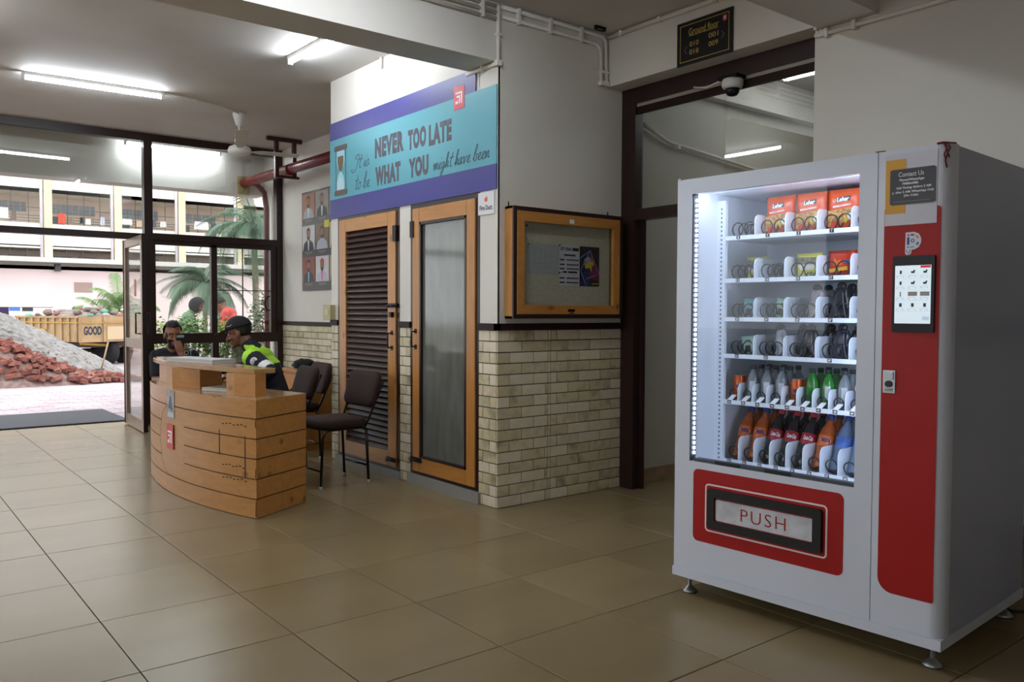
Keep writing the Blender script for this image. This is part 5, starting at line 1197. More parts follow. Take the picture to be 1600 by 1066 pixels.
# ================================================================ brown upholstered chairs
M_fab = mat('chair_fabric', '2f1913', 0.85, noise=0.2, scale=60, bump=0.15, bscale=300)
M_ctube = mat('chair_tube', '1a1312', 0.28, metal=0.5)
M_ferr = mat('ferrule_grey', 'b5b5b2', 0.5)
def pad(mb, M, sx, sy, sz, curve=0.0):
    """Rounded cushion sx*sy with thickness sz, its middle bulging."""
    n = 10; o_ = rrect(sx, sy, min(sx, sy)*0.22, 5); rings = []
    for s, z in ((0.9, -sz/2), (1.0, -sz*0.25), (1.0, sz*0.25), (0.93, sz*0.45), (0.6, sz*0.58), (0.0, sz*0.60)):
        rings.append([(x*s, y*s, z+curve*(x*s)**2) for x, y in o_])
    mb.loft(rings, 0, M); return mb
def chair(loc, rz, label):
    c = empty('brown_chair', loc, rz, label, 'chair', 'brown upholstered chairs behind the desk')
    pad(MB(), Tm(-0.005, 0, 0.455), 0.40, 0.39, 0.075).build('seat', M_fab, c)
    pad(MB(), frame_m((0.275, 0, 0.70), (0, 1, 0), (0.30, 0, 1), (-1, 0, 0.30)).normalized() if False else Tm(0.27, 0, 0.685) @ Rm(R(-90+17), 'Y') @ Rm(R(90), 'Z'), 0.40, 0.27, 0.055, 0.55).build('backrest', M_fab, c)
    for s in (-1, 1):
        y = 0.17*s
        MB().tube([(-0.205, y, 0.012), (-0.185, y, 0.36), (-0.165, y, 0.41), (-0.12, y, 0.418), (0.14, y, 0.418)], 0.0105, 8).build('front_leg', M_ctube, c)
        MB().tube([(0.195, y, 0.012), (0.175, y, 0.40)], 0.0105, 8).build('rear_leg', M_ctube, c)
        MB().tube([(0.15, y, 0.40), (0.19, y*1.03, 0.47), (0.27, y*1.12, 0.66), (0.315, y*1.12, 0.76)], 0.0095, 8).build('back_tube', M_ctube, c)
        for x in (-0.205, 0.195): MB().lathe([(0.012, 0.0), (0.013, 0.004), (0.013, 0.022), (0.0115, 0.024)], 10).build('ferrule', M_ferr, c, Tm(x, y, 0))
    for x in (-0.20, 0.192): MB().tube([(x, -0.17, 0.13), (x, 0.17, 0.13)], 0.008, 8).build('stretcher', M_ctube, c)
    return c
chair((-0.46, 1.39, 0), R(4), 'brown padded chair standing empty in front of the louvred door')
chair((-0.59, 2.16, 0), R(-4), 'brown padded chair that the guard in the cap sits on')
chair((-0.29, 2.53, 0), R(-3), 'brown padded chair between the guard and the side cabinet')
chair((-0.64, 4.66, 0), R(72), 'brown padded chair under the man holding a phone')

# ================================================================ people
import numpy as np
class Body:
    """Tapered capsules and ellipsoids fused by a voxel remesh into one continuous skin."""
    def __init__(s): s.mb = MB(); s.b = []
    def cap(s, a, b, ra, rb, m):
        a = Vector(a); b = Vector(b); d = (b-a); L_ = d.length; t = d.normalized() if L_ > 1e-6 else Vector((0, 0, 1)); pts = []; rs = []
        for i in range(5): q = PI/2*(1-i/4); pts.append(a-t*ra*math.sin(q)); rs.append(max(ra*math.cos(q), 0.0005))
        for i in range(5): q = PI/2*i/4; pts.append(b+t*rb*math.sin(q)); rs.append(max(rb*math.cos(q), 0.0005))
        s.mb.tube(pts, rs, 12); s.b.append((np.array(a), np.array(b), ra, rb, m)); return s
    def ell(s, c, r_, m, M=None):
        M = M or Matrix.Identity(4); s.mb.ball((0, 0, 0), r_, 18, 12, 0, Tm(*c) @ M)
        q = min(r_); k = list(r_).index(max(r_)); ax = Vector((0, 0, 0)); ax[k] = max(r_)-q; ax = M @ ax
        s.b.append((np.array(Vector(c)-ax), np.array(Vector(c)+ax), q, q, m)); return s
    def build(s, name, mats, voxel, parent=None, rule=None, smooth=2):
        me = bpy.data.meshes.new(name); me.from_pydata(s.mb.v, [], s.mb.f)
        ob = bpy.data.objects.new(name, me); COL.objects.link(ob)
        md = ob.modifiers.new('r', 'REMESH'); md.mode = 'VOXEL'; md.voxel_size = voxel
        if smooth: sm = ob.modifiers.new('s', 'SMOOTH'); sm.iterations = smooth; sm.factor = 0.5
        dg = bpy.context.evaluated_depsgraph_get()
        m2 = bpy.data.meshes.new_from_object(ob.evaluated_get(dg), depsgraph=dg)
        bpy.data.objects.remove(ob)
        m2.materials.clear()
        for m in mats: m2.materials.append(m)
        n = len(m2.polygons); c = np.zeros(n*3); m2.polygons.foreach_get('center', c); c = c.reshape(-1, 3)
        best = np.full(n, 1e9); idx = np.zeros(n, int)
        for a, b, ra, rb, m in s.b:
            d = b-a; L2 = d@d; t = np.clip(((c-a)@d)/L2, 0, 1) if L2 > 1e-12 else np.zeros(n)
            dist = np.linalg.norm(c-(a+t[:, None]*d), axis=1)-(ra+(rb-ra)*t)
            k = dist < best; best[k] = dist[k]; idx[k] = m
        if rule is not None: idx = rule(c, idx)
        m2.polygons.foreach_set('material_index', idx.astype(int).tolist()); m2.polygons.foreach_set('use_smooth', [True]*n); m2.update()
        o = link(name, m2, parent); return o
def head_prims(B, M, skin, s=1.0, lip=None):
    """Head in its own frame: x forward, y left, z up, origin at eye height in the middle of the skull."""
    def P(x, y, z): return M @ Vector((x*s, y*s, z*s))
    rot = M.to_3x3().to_4x4()
    e = lambda x, y, z, a, b, c, m=skin: B.ell(P(x, y, z), (a*s, b*s, c*s), m, rot)
    e(-0.008, 0, 0.035, 0.094, 0.074, 0.085); e(0.012, 0, -0.03, 0.068, 0.060, 0.075); e(0.035, 0, -0.072, 0.040, 0.040, 0.034)   # skull, face, jaw
    e(0.072, 0, -0.095, 0.018, 0.022, 0.016)                                                                                  # chin
    B.cap(P(0.083, 0, 0.004), P(0.103, 0, -0.036), 0.009*s, 0.014*s, skin)                                                     # nose
    for y in (-1, 1):
        B.cap(P(0.074, 0.012*y, 0.02), P(0.066, 0.048*y, 0.016), 0.010*s, 0.009*s, skin)                                       # brow
        B.ell(P(0.058, 0.042*y, -0.03), (0.020*s, 0.018*s, 0.02*s), skin)                                                      # cheek
        e(-0.012, 0.074*y, -0.015, 0.020, 0.009, 0.031)                                                                         # ear
    B.cap(P(0.080, -0.018, -0.066), P(0.080, 0.018, -0.066), 0.008*s, 0.008*s, lip if lip is not None else skin)               # mouth
    return P
def eyes(par, M, s=1.0):
    mw = mat('eye_white', '9c938a', 0.4); mi_ = mat('eye_iris', '1d1310', 0.2)
    for y in (-1, 1):
        e = MB(); e.ball((0.0715*s, 0.030*y*s, 0.0), 0.0095*s, 10, 8, 0, M); o = e.build('eye', mw, par)
        MB().ball((0.0775*s, 0.030*y*s, 0.0), 0.0058*s, 8, 6, 0, M).build('iris', mi_, o)
        MB().tube([M @ Vector((0.086*s, 0.014*y*s, 0.026*s)), M @ Vector((0.084*s, 0.034*y*s, 0.030*s)), M @ Vector((0.070*s, 0.053*y*s, 0.022*s))], 0.0045*s, 6).build('eyebrow', mat('hair_black', '0e0b0a', 0.6), par)
def shell(M, r_, keep, n=24, m=18, s=1.0, c=(0, 0, 0), nz=0.0, seed=1):
    """Hair or cap: the part of an ellipsoid where keep(unit vector) holds, with thickness."""
    mb = MB(); mb.ball(c, r_, n, m, 0, M); rr2 = random.Random(seed)
    ok = []
    for f in mb.f:
        q = Vector((0, 0, 0))
        for i in f: q += M.inverted() @ Vector(mb.v[i])
        q = q/len(f)-Vector(c); u = Vector((q.x/r_[0], q.y/r_[1], q.z/r_[2]))
        if keep(u): ok.append(f)
    o = MB(); vs = [Vector(v)+Vector((rr2.uniform(-nz, nz), rr2.uniform(-nz, nz), rr2.uniform(-nz, nz))) for v in mb.v]
    cen = M @ Vector(c); vin = [v+(cen-v)*0.06 for v in vs]; N_ = len(vs)
    fs = list(ok)+[tuple(N_+i for i in reversed(f)) for f in ok]
    ed = {}
    for f in ok:
        for i in range(len(f)):
            a, b = f[i], f[(i+1) % len(f)]; ed[(a, b)] = 1
    for (a, b) in ed:
        if (b, a) not in ed: fs.append((b, a, N_+a, N_+b))
    o.add([tuple(v) for v in vs+vin], fs, 0, True); return o
def hand_prims(B, wrist, palm_dir, back, skin, s=1.0, curl=0.5, side=1):
    """Palm with four jointed fingers and a thumb; palm_dir along the fingers, back = normal of the back of the hand, side=+1 thumb on the -(dir x back) side."""
    d = Vector(palm_dir).normalized(); b = Vector(back); b = (b-d*b.dot(d)).normalized(); l = d.cross(b)*side; w_ = Vector(wrist)
    k = w_+d*0.085*s
    for t in (-0.028, -0.009, 0.010, 0.028): B.cap(w_+l*t*0.6*s, k+l*t*s, 0.015*s, 0.0125*s, skin)
    for t, L_ in ((-0.031, 0.058), (-0.0105, 0.070), (0.0105, 0.075), (0.031, 0.066)):
        p = k+l*t*s; dd = d.copy(); a = 0.0
        for seg_, fr in enumerate((0.45, 0.30, 0.25)):
            a += curl*(0.7 if seg_ == 0 else 1.0)
            dr_ = d*math.cos(a)-b*math.sin(a); p2 = p+dr_*L_*1.15*fr*s; B.cap(p, p2, (0.0092-0.0012*seg_)*s, (0.0084-0.0012*seg_)*s, skin); p = p2
    p = w_+d*0.03*s+l*0.026*s; q = p+(d*0.6+l*0.75-b*0.25).normalized()*0.042*s; B.cap(p, q, 0.0135*s, 0.011*s, skin)
    r_ = q+(d*0.9+l*0.15-b*0.4).normalized()*0.034*s; B.cap(q, r_, 0.0105*s, 0.0085*s, skin)
def legs(B, hipz, knee, ankle, cloth, shoe, w_=0.09, hx=0.0):
    for s_ in (-1, 1):
        kx, kz = knee; ax, az = ankle; y = w_*s_
        B.cap((hx, y, hipz), (kx, y*1.3, kz), 0.085, 0.058, cloth); B.cap((kx, y*1.3, kz), (ax, y*1.3, az), 0.056, 0.040, cloth)
        B.cap((ax-0.02, y*1.3, 0.042), (ax+0.15, y*1.45, 0.034), 0.040, 0.032, shoe)
SKIN = mat('skin_brown', '6e4430', 0.5, noise=0.1, scale=20); SKIN2 = mat('skin_tan', '8a5a42', 0.5, noise=0.1, scale=20)
M_hair = mat('hair_black', '0e0b0a', 0.6); M_navyc = mat('cloth_navy', '14151d', 0.85, noise=0.15, scale=40, bump=0.1, bscale=150)
M_lime = mat('vest_lime', 'a8e030', 0.6, noise=0.08, scale=25); M_refl = mat('reflective_tape', 'eef0f2', 0.3, emit='ffffff', estr=0.0)
M_shoe = mat('shoe_black', '101010', 0.4); M_lip = mat('lip_brown', '5e332c', 0.5)

# ---- the guard
gd = empty('person', (-0.60, 2.13, 0), R(141.5), 'guard in black cap and lime and navy jacket writing at the desk', 'person')
B = Body()
B.cap((-0.01, -0.07, 0.56), (-0.01, 0.07, 0.56), 0.115, 0.115, 1)
B.cap((0.0, 0, 0.58), (0.08, 0, 0.78), 0.125, 0.135, 0); B.cap((0.08, -0.06, 0.80), (0.08, 0.06, 0.80), 0.12, 0.12, 0)
B.cap((0.12, -0.10, 0.895), (0.12, 0.10, 0.895), 0.085, 0.085, 0); B.cap((0.13, 0, 0.93), (0.21, 0, 1.0), 0.075, 0.062, 0)
B.cap((0.20, 0, 0.99), (0.26, 0, 1.06), 0.055, 0.053, 2)
LS, LE, LW = Vector((0.12, 0.195, 0.905)), Vector((-0.05, 0.33, 0.815)), Vector((0.20, 0.30, 0.775))
RS, RE, RW = Vector((0.14, -0.19, 0.88)), Vector((0.27, -0.24, 0.795)), Vector((0.49, -0.06, 0.80))
for S_, E_, W_ in ((LS, LE, LW), (RS, RE, RW)):
    B.cap(S_, E_, 0.078, 0.062, 0); B.cap(E_, W_, 0.060, 0.042, 0); B.cap(S_*0.6+Vector((0.12, 0, 0.92))*0.4, S_, 0.075, 0.078, 0)
hand_prims(B, RW+Vector((0.02, 0.01, 0.0)), (0.9, 0.35, -0.15), (0, 0, 1), 2, 1.0, 0.35, -1)
hand_prims(B, LW+Vector((0.02, 0, 0)), (1, -0.2, -0.2), (0, 0, 1), 2, 1.0, 0.35, 1)
legs(B, 0.54, (0.42, 0.53), (0.40, 0.09), 1, 3)
HM = Tm(0.285, 0, 1.098) @ Rm(R(16), 'Y')
head_prims(B, HM, 2, 1.02)
ua = LE-LS; uaL = ua.length; uan = ua.normalized(); fa = (LW-LE); ra_ = RW-RE
def guard_rule(c, idx):
    j = idx == 0
    t = (c-np.array(LS))@np.array(uan)/uaL; d = np.linalg.norm(c-(np.array(LS)+np.clip(t, 0, 1)[:, None]*np.array(ua)), axis=1); onarm = (d < 0.10) & (c[:, 1] > 0.17)
    tr = (c-np.array(RS))@np.array((RE-RS).normalized())/(RE-RS).length; onr = (c[:, 1] < -0.215)
    yoke = j & (c[:, 2] > 0.845+0.10*np.clip(-c[:, 0]*2+0.1, -0.4, 0.4)) & ~(onarm & (t > 0.12)) & ~onr & (c[:, 2] < 1.0) & ~((c[:, 0] > 0.2) & (c[:, 1] < -0.1)) & ~((np.abs(c[:, 1]) < 0.055) & (c[:, 0] > 0.1))
    idx = idx.copy(); idx[yoke] = 4
    idx[j & onarm & (t > 0.72) & (t < 1.0)] = 5
    f2 = (c-np.array(RE))@np.array(ra_.normalized())/ra_.length; onf = (c[:, 1] < -0.08) & (c[:, 0] > 0.34) & j
    idx[onf & (f2 > 0.62) & (f2 < 0.82)] = 5
    return idx
g_o = B.build('body', [M_navyc, mat('trousers_dark', '101217', 0.85), SKIN, M_shoe, M_lime, M_refl], 0.0075, gd, guard_rule)
eyes(gd, HM, 1.02)
capc = mat('cap_black', '0b0b10', 0.75)
cap_o = shell(HM, (0.108, 0.088, 0.098), lambda u: u.z > 0.02+0.10*u.x, c=(-0.008, 0, 0.035)).build('cap', capc, gd)
br = MB(); rings = []
pts_o = [(0.075+0.115*math.cos(a)*1.0, 0.075*math.sin(a)) for a in [PI/2-PI*i/12 for i in range(13)]]; pts_i = [(0.066+0.02*math.cos(a), 0.072*math.sin(a)) for a in [PI/2-PI*i/12 for i in range(13)]]
vs = [(x, y, 0.046-0.18*y*y*8*0.15-0.10*(x-0.075)) for x, y in pts_o] + [(x, y, 0.050-0.18*y*y*8*0.15) for x, y in pts_i]
vs2 = [(x, y, z-0.005) for x, y, z in vs]; fs = [(i, i+1, 14+i, 13+i) for i in range(12)]; n26 = 26
fs2 = [tuple(n26+k for k in reversed(f)) for f in fs]; rim = [(i, n26+i, n26+i+1, i+1) for i in range(12)]
br.add(vs+vs2, fs+fs2+rim, 0, True, HM); br.build('brim', capc, cap_o)
lgm = MB(); stroke(lgm, [(-0.025, 0.0), (0.0, -0.003), (0.02, 0.004)], 0.006); lgm.build('cap_stripe', mat('cap_mark', '8f9296', 0.5), cap_o, HM @ Tm(0.03, 0.083, 0.065) @ frame_m((0, 0, 0), (-1, 0.35, 0), (0, 0, 1), (0.35, 1, 0)))
shell(HM, (0.099, 0.079, 0.090), lambda u: u.x < -0.1 and u.z < 0.3 and u.z > -0.75, c=(-0.010, 0, 0.030), nz=0.001).build('hair', M_hair, gd)
bdg = MB(); bdg.lathe([(0.0, 0.006), (0.030, 0.004), (0.032, 0.0)], 18); bd = LS+ua*0.38
bo = Vector((0.25, 0.95, 0.25)).normalized()
b1 = bdg.build('round_badge', mat('badge_white', 'c5c3cc', 0.5), gd, frame_m(bd+bo*0.068, Vector((0, 0, 1)).cross(bo).normalized(), bo.cross(Vector((0, 0, 1)).cross(bo)).normalized(), bo))
bm_ = MB(); stroke(bm_, [(-0.014, 0.01), (0.0, 0.018), (0.01, 0.008), (-0.01, -0.004), (0.004, -0.018), (0.014, -0.008)], 0.004); bm_.build('badge_mark', mat('badge_grey', '77757e', 0.5), b1, Tm(0, 0, 0.0062))
MB().tube([RW+Vector((0.09, 0.06, 0.055)), RW+Vector((0.135, 0.075, -0.035))], 0.004, 6).build('pen', M_black, gd)

# ---- the man with the phone
pm = empty('person', (-0.655, 4.62, 0), R(252), 'bearded man in navy T-shirt holding up a phone behind the desk', 'person')
B = Body()
B.cap((0.0, -0.07, 0.52), (0.0, 0.07, 0.52), 0.11, 0.11, 1)
B.cap((0.0, 0, 0.54), (-0.03, 0, 0.70), 0.115, 0.125, 0); B.cap((-0.03, -0.07, 0.74), (-0.03, 0.07, 0.74), 0.115, 0.115, 0)
B.cap((-0.03, -0.11, 0.815), (-0.03, 0.11, 0.815), 0.07, 0.07, 0); B.cap((-0.025, 0, 0.84), (0.0, 0, 0.92), 0.058, 0.054, 2)
LS2, LE2, LW2 = Vector((-0.03, 0.19, 0.80)), Vector((0.10, 0.18, 0.62)), Vector((0.25, 0.085, 0.825))
RS2, RE2, RW2 = Vector((-0.05, -0.165, 0.80)), Vector((0.06, -0.16, 0.56)), Vector((0.28, -0.02, 0.57))
for S_, E_, W_ in ((LS2, LE2, LW2), (RS2, RE2, RW2)):
    B.cap(S_, S_*0.25+E_*0.75, 0.066, 0.058, 0); B.cap(S_*0.25+E_*0.75, E_, 0.046, 0.042, 2); B.cap(E_, W_, 0.042, 0.029, 2)
hand_prims(B, LW2, (0.05, -0.25, 0.95), (0.9, 0.3, 0.1), 2, 1.0, 0.30, 1)
hand_prims(B, RW2, (1, 0.1, -0.1), (0, 0, 1), 2, 1.0, 0.3, -1)
legs(B, 0.50, (0.42, 0.50), (0.42, 0.09), 1, 3)
HM2 = Tm(0.03, 0.0, 1.018) @ Rm(R(14), 'Z') @ Rm(R(8), 'Y')
head_prims(B, HM2, 2, 1.05, 4)
def beard_rule(c, idx):
    iv = np.array(HM2.inverted()); q = c@iv[:3, :3].T+iv[:3, 3]; s = 1.05
    face = (idx == 2) & (np.abs(q[:, 1]) < 0.085) & (q[:, 0] < 0.108) & (q[:, 2] > -0.14) & (q[:, 2] < 0.15)
    idx = idx.copy()
    b_ = face & (q[:, 0] > 0.0) & (q[:, 2] < -0.045-0.0*q[:, 0]+0.35*np.abs(q[:, 1])*0.5) & (q[:, 2] > -0.14)
    mous = face & (q[:, 0] > 0.06) & (np.abs(q[:, 2]+0.054) < 0.007) & (np.abs(q[:, 1]) < 0.035)
    lips = (np.abs(q[:, 1]) < 0.022) & (np.abs(q[:, 2]+0.068) < 0.008) & (q[:, 0] > 0.075)
    side = face & (np.abs(q[:, 1]) > 0.05) & (q[:, 2] < 0.03) & (q[:, 0] > 0.012) & (q[:, 0] < 0.045)
    idx[(b_ | mous | side) & ~lips] = 5
    return idx
B.build('body', [M_navyc, mat('trousers_dark', '101217', 0.85), SKIN2, M_shoe, M_lip, M_hair], 0.0065, pm, beard_rule)
eyes(pm, HM2, 1.05)
shell(HM2, (0.112, 0.092, 0.108), lambda u: (u.z > 0.50 and u.x < 0.85) or (u.z > 0.05 and u.x < -0.05) or (u.z > -0.3 and u.x < -0.3), c=(-0.012, 0, 0.044), nz=0.003).build('hair', M_hair, pm)
pr_ = MB().add([(0.1*t_, 0, 0) for t_ in range(0)], []) if False else None
sp = empty('phone', (0, 0, 0), label='smartphone held up in the hand of the bearded man', cat='phone')
PMW = Matrix.Translation((-0.655, 4.62, 0)) @ Rm(R(252), 'Z')
sp.matrix_basis = PMW @ Tm(LW2.x-0.024, LW2.y-0.012, LW2.z+0.125) @ Rm(R(12), 'Z') @ Rm(R(10), 'Y')
bevel(MB().bx(-0.005, 0.005, -0.037, 0.037, -0.075, 0.075).build('phone_body', mat('phone_shell', '2a3030', 0.15, metal=0.2), sp), 0.003, 2)
MB().bx(0.005, 0.0065, -0.034, 0.034, 0.05, 0.072).build('camera_bar', mat('phone_bar', '8f9a9c', 0.2), sp)
MB().bx(-0.0058, -0.005, -0.034, 0.034, -0.07, 0.07).build('screen', M_black, sp)
# print on the shirt, curved to the chest
tp_ = text('shirt_lettering', 'RIOT', 0.06, mat('shirt_print', 'b0b2b4', 0.7), Matrix.Identity(4), pm, width=0.125, height=0.05, bold=0.001)
for v in tp_.data.vertices: a_ = v.co.x/0.16; v.co = (0.080-0.10*(1-math.cos(a_)), 0.125+0.16*math.sin(a_), 0.838+v.co.y)
tp2 = MB().prism([(-0.05, -0.02), (0.05, -0.02), (0.058, 0.012), (-0.058, 0.012)], 0, 0.0015).build('shirt_print', mat('shirt_print', 'b0b2b4', 0.7), pm, frame_m((0.094, 0.110, 0.785), (0, 1, 0), (0, 0, 1), (1, 0, 0)))

# ---- the two people outside
def outsider(loc, rz, label, top, hood, skin, headz, lean, s=1.0, hooded=False, drop=0.14):
    p = empty('person', loc, rz, label, 'person'); B = Body(); z = headz
    cx = lean
    B.cap((0, -0.07, 0.84), (0, 0.07, 0.84), 0.11, 0.11, 1); B.cap((0.01, 0, 0.88), (cx*0.35, 0, z-drop-0.16), 0.12, 0.13, 0)
    sx, sz = cx*0.5, z-drop
    B.cap((sx, -0.11, sz-0.03), (sx, 0.11, sz-0.03), 0.085, 0.085, 0); B.cap((cx*0.35, -0.05, sz-0.17), (cx*0.35, 0.05, sz-0.17), 0.125, 0.125, 0)
    B.cap((sx, 0, sz), (cx-0.03, 0, z-0.05), 0.065, 0.058, 0 if hooded else 2)
    for y in (-1, 1):
        S_ = Vector((cx*0.5, 0.195*y, z-drop-0.04)); E_ = S_+Vector((0.05, 0.05*y, -0.28)); W_ = E_+Vector((0.20, -0.06*y, -0.08))
        B.cap(S_, E_, 0.068, 0.05, 0); B.cap(E_, W_, 0.048, 0.034, 0 if hooded else 2); hand_prims(B, W_, (1, 0, -0.5), (0, 0, 1), 2, 1.0, 0.4, -y)
        B.cap((0, 0.09*y, 0.84), (0.03, 0.10*y, 0.46), 0.085, 0.055, 1); B.cap((0.03, 0.10*y, 0.46), (-0.02, 0.10*y, 0.09), 0.054, 0.042, 1); B.cap((-0.03, 0.10*y, 0.045), (0.13, 0.11*y, 0.035), 0.042, 0.032, 3)
    HM_ = Tm(cx, 0, z) @ Rm(R(28), 'Y'); head_prims(B, HM_, 2, 1.0)
    B.build('body', [top, mat('trousers_slate', '3a3c44', 0.85), skin, M_shoe], 0.012, p)
    eyes(p, HM_, 1.0)
    if hooded:
        shell(HM_, (0.128, 0.108, 0.135), lambda u: u.x < 0.55 or u.z > 0.75, c=(-0.012, 0, 0.01)).build('hood', hood, p)
    else:
        shell(HM_, (0.108, 0.086, 0.100), lambda u: (u.z > 0.35 and u.x < 0.93) or (u.z > -0.3 and u.x < -0.05), c=(-0.010, 0, 0.038), nz=0.004).build('hair', M_hair, p)
    return p
outsider((0.96, 9.74, -0.02), R(-30), 'person in dark hood seen from behind the hedge outside', mat('hoodie_green', '6f8a72', 0.85, noise=0.1), mat('hood_dark', '26262c', 0.85), SKIN2, 1.365, 0.27, hooded=True, drop=0.15)
outsider((1.80, 9.42, -0.02), R(142), 'person in red shirt bending the head outside the window', mat('shirt_red', 'd84a48', 0.8, noise=0.12, scale=14), None, SKIN2, 1.385, 0.30, drop=0.10)
# ================================================================ outdoors
tag(MB().bx(-60, 60, -40, 70, -0.4, -0.10).build('ground_1', mat('yard_earth', '9a938c', 0.9, noise=0.15, scale=0.4)), 'plain yard ground around the building', 'ground', kind='structure')
M_pave = mat('yard_paving', 'c4b6ba', 0.8, col2='b3a3a8', scale=1.6, bump=0.1, bscale=30, detail=8)
pv = empty('ground_2', (0, 0, 0), label='pale pinkish paved yard outside the entrance', cat='ground', kind='structure')
MB().bx(-14, 26, 5.93, 30, -0.30, -0.022).build('paving_bed', mat('paving_joint', 'a5989c', 0.9), pv)
k_ = MB(); rr = random.Random(9)
for j in range(30):
    y0 = 7.0+0.16*j
    for i in range(26):
        x0 = -3.4+0.30*i+(0.15 if j % 2 else 0); k_.bx(x0+0.004, x0+0.296, y0+0.004, y0+0.156, -0.03, -0.018+rr.uniform(-0.002, 0.002))
tag(k_.build('paver_field', M_pave, pv), kind='stuff')

# ---- hostel block across the yard
fb = empty('hostel_building', (4.0, 27.0, 0), label='cream and white hostel block with open balconies across the yard', cat='building')
M_hw = mat('hostel_white', 'f1ece0', 0.7, noise=0.03, scale=0.6); M_hp = mat('hostel_pink', 'e6d6d2', 0.75, col2='dccac6', scale=0.5); M_hc = mat('hostel_cream', 'ecd6b4', 0.7)
M_hin = mat('balcony_wall', 'e8d4c6', 0.8); M_hg = mat('hostel_window', '8f98a4', 0.3); M_rail = mat('balcony_rail', '4a4644', 0.5); M_ledge = mat('ledge_grey', 'c9c8c0', 0.7, noise=0.12, scale=2)
FX0, FX1 = -8.0, 18.0; OX = -4.0
def fbx(name, x0, x1, y0, y1, z0, z1, m): return MB().bx(x0+OX, x1+OX, y0, y1, z0, z1).build(name, m, fb)
fbx('ground_floor_wall', FX0, FX1, 0.0, 3.0, -0.2, 2.72, M_hp)
fbx('upper_band', FX0, FX1, 0.0, 0.25, 5.16, 7.6, M_hw); fbx('middle_band', FX0, FX1, 0.0, 0.25, 3.36, 4.12, M_hw)
fbx('balcony_slab', FX0, FX1, 0.0, 2.0, 3.30, 3.40, M_hw); fbx('balcony_slab', FX0, FX1, 0.0, 2.0, 5.16, 5.26, M_hw); fbx('balcony_slab', FX0, FX1, 0, 2.0, 2.6, 2.72, M_hw)
fbx('rear_wall', FX0, FX1, 1.5, 1.7, 2.6, 7.6, M_hin); fbx('roof_slab', FX0, FX1, -0.1, 3.0, 7.6, 7.8, M_hw)
fbx('ledge', FX0, FX1, -0.55, 0.0, 2.82, 2.98, M_ledge); fbx('ledge_drip', FX0, FX1, -0.56, -0.52, 2.78, 2.82, M_rail)
for i in range(-5, 8):
    x = 1.93+2.15*i
    fbx('column', x-0.12, x+0.12, -0.12, 0.25, 2.98, 7.6, M_hc)
    MB().tube([(x-0.19+OX, -0.06, 2.98), (x-0.19+OX, -0.06, 7.6)], 0.05, 8).build('drain_pipe', mat('drain_white', 'dcd8e4', 0.5), fb)
    for q in range(4):
        wx = x+0.34+0.36*q
        w_ = fbx('window', wx, wx+0.32, 1.46, 1.52, 4.62, 4.95, M_hg); MB().bx(wx+0.15+OX, wx+0.17+OX, 1.45, 1.47, 4.62, 4.95).build('muntin', M_hin, w_)
    for q in range(2): fbx('lower_window', x+0.45+0.75*q, x+1.0+0.75*q, 1.46, 1.52, 3.0, 3.14, M_hg)
    fbx('door_panel', x+0.35, x+0.75, 1.45, 1.5, 3.4, 4.5, mat('balcony_door', '6d6a70', 0.5))
    rl_ = MB()
    for z in (4.62, 4.36, 4.27, 4.18): rl_.bx(x+0.12+OX, x+2.03+OX, 0.05, 0.075, z, z+0.018)
    for q in range(3): rl_.bx(x+0.6+0.5*q+OX, x+0.618+0.5*q+OX, 0.05, 0.075, 4.12, 5.16)
    for q in range(3): rl_.bx(x+0.55+0.5*q+OX, x+0.57+0.5*q+OX, 0.05, 0.075, 2.98, 3.36)
    rl_.build('railing', M_rail, fb)
fbx('wall_vent', 2.70, 3.25, -0.03, 0.02, 1.87, 2.20, mat('vent_brown', 'a08a80', 0.7))
fbx('wall_vent', 5.55, 5.85, -0.03, 0.02, 1.75, 2.10, mat('vent_pale', 'd6ccc6', 0.7))
ax = fbx('wall_lamp_box', 2.10, 2.26, -0.25, 0.0, 2.55, 2.80, mat('lamp_box', '4a4a48', 0.5))
# washing
wash = [(0.55, 4.22, 0.5, 0.34, 'e4e2de', 'white sheet hung on the first balcony bay'), (2.35, 4.14, 0.22, 0.36, 'd65a4a', 'red towel hung on the second balcony bay'), (3.15, 4.17, 0.16, 0.20, 'dedcdc', 'small white cloth hung on the second balcony bay'),
        (2.95, 4.2, 0.10, 0.20, '33363e', 'dark garment beside the small white cloth on the balcony'), (3.6, 4.18, 0.14, 0.28, 'c6c4d0', 'pale lilac garment at the end of the second balcony bay'), (4.35, 4.25, 0.40, 0.20, 'dcdad8', 'white towel hung on the third balcony bay'),
        (6.95, 4.25, 0.5, 0.28, 'e0e0e4', 'white sheet hung on the fourth balcony bay'), (7.4, 3.98, 0.18, 0.52, '4a4e58', 'dark trousers hung on the fourth balcony bay'), (7.95, 3.95, 0.36, 0.50, 'dccccc', 'pale pink shirt hung on the fourth balcony bay')]
wash += [(0.95, 4.18, 0.16, 0.3, '6a5a50', 'brown garment beside the white sheet on the first balcony bay'), (4.85, 4.2, 0.3, 0.22, 'c8a890', 'tan cloth on the third balcony bay'), (5.25, 4.22, 0.22, 0.24, '5a5e6a', 'slate garment on the third balcony bay'), (5.6, 4.24, 0.2, 0.2, 'd8d0cc', 'pale cloth at the end of the third balcony bay'), (2.62, 4.16, 0.16, 0.22, '8a7a68', 'olive cloth beside the red towel on the balcony'), (7.62, 4.2, 0.14, 0.26, '9a9aa8', 'grey shirt between the trousers and the pink shirt')]
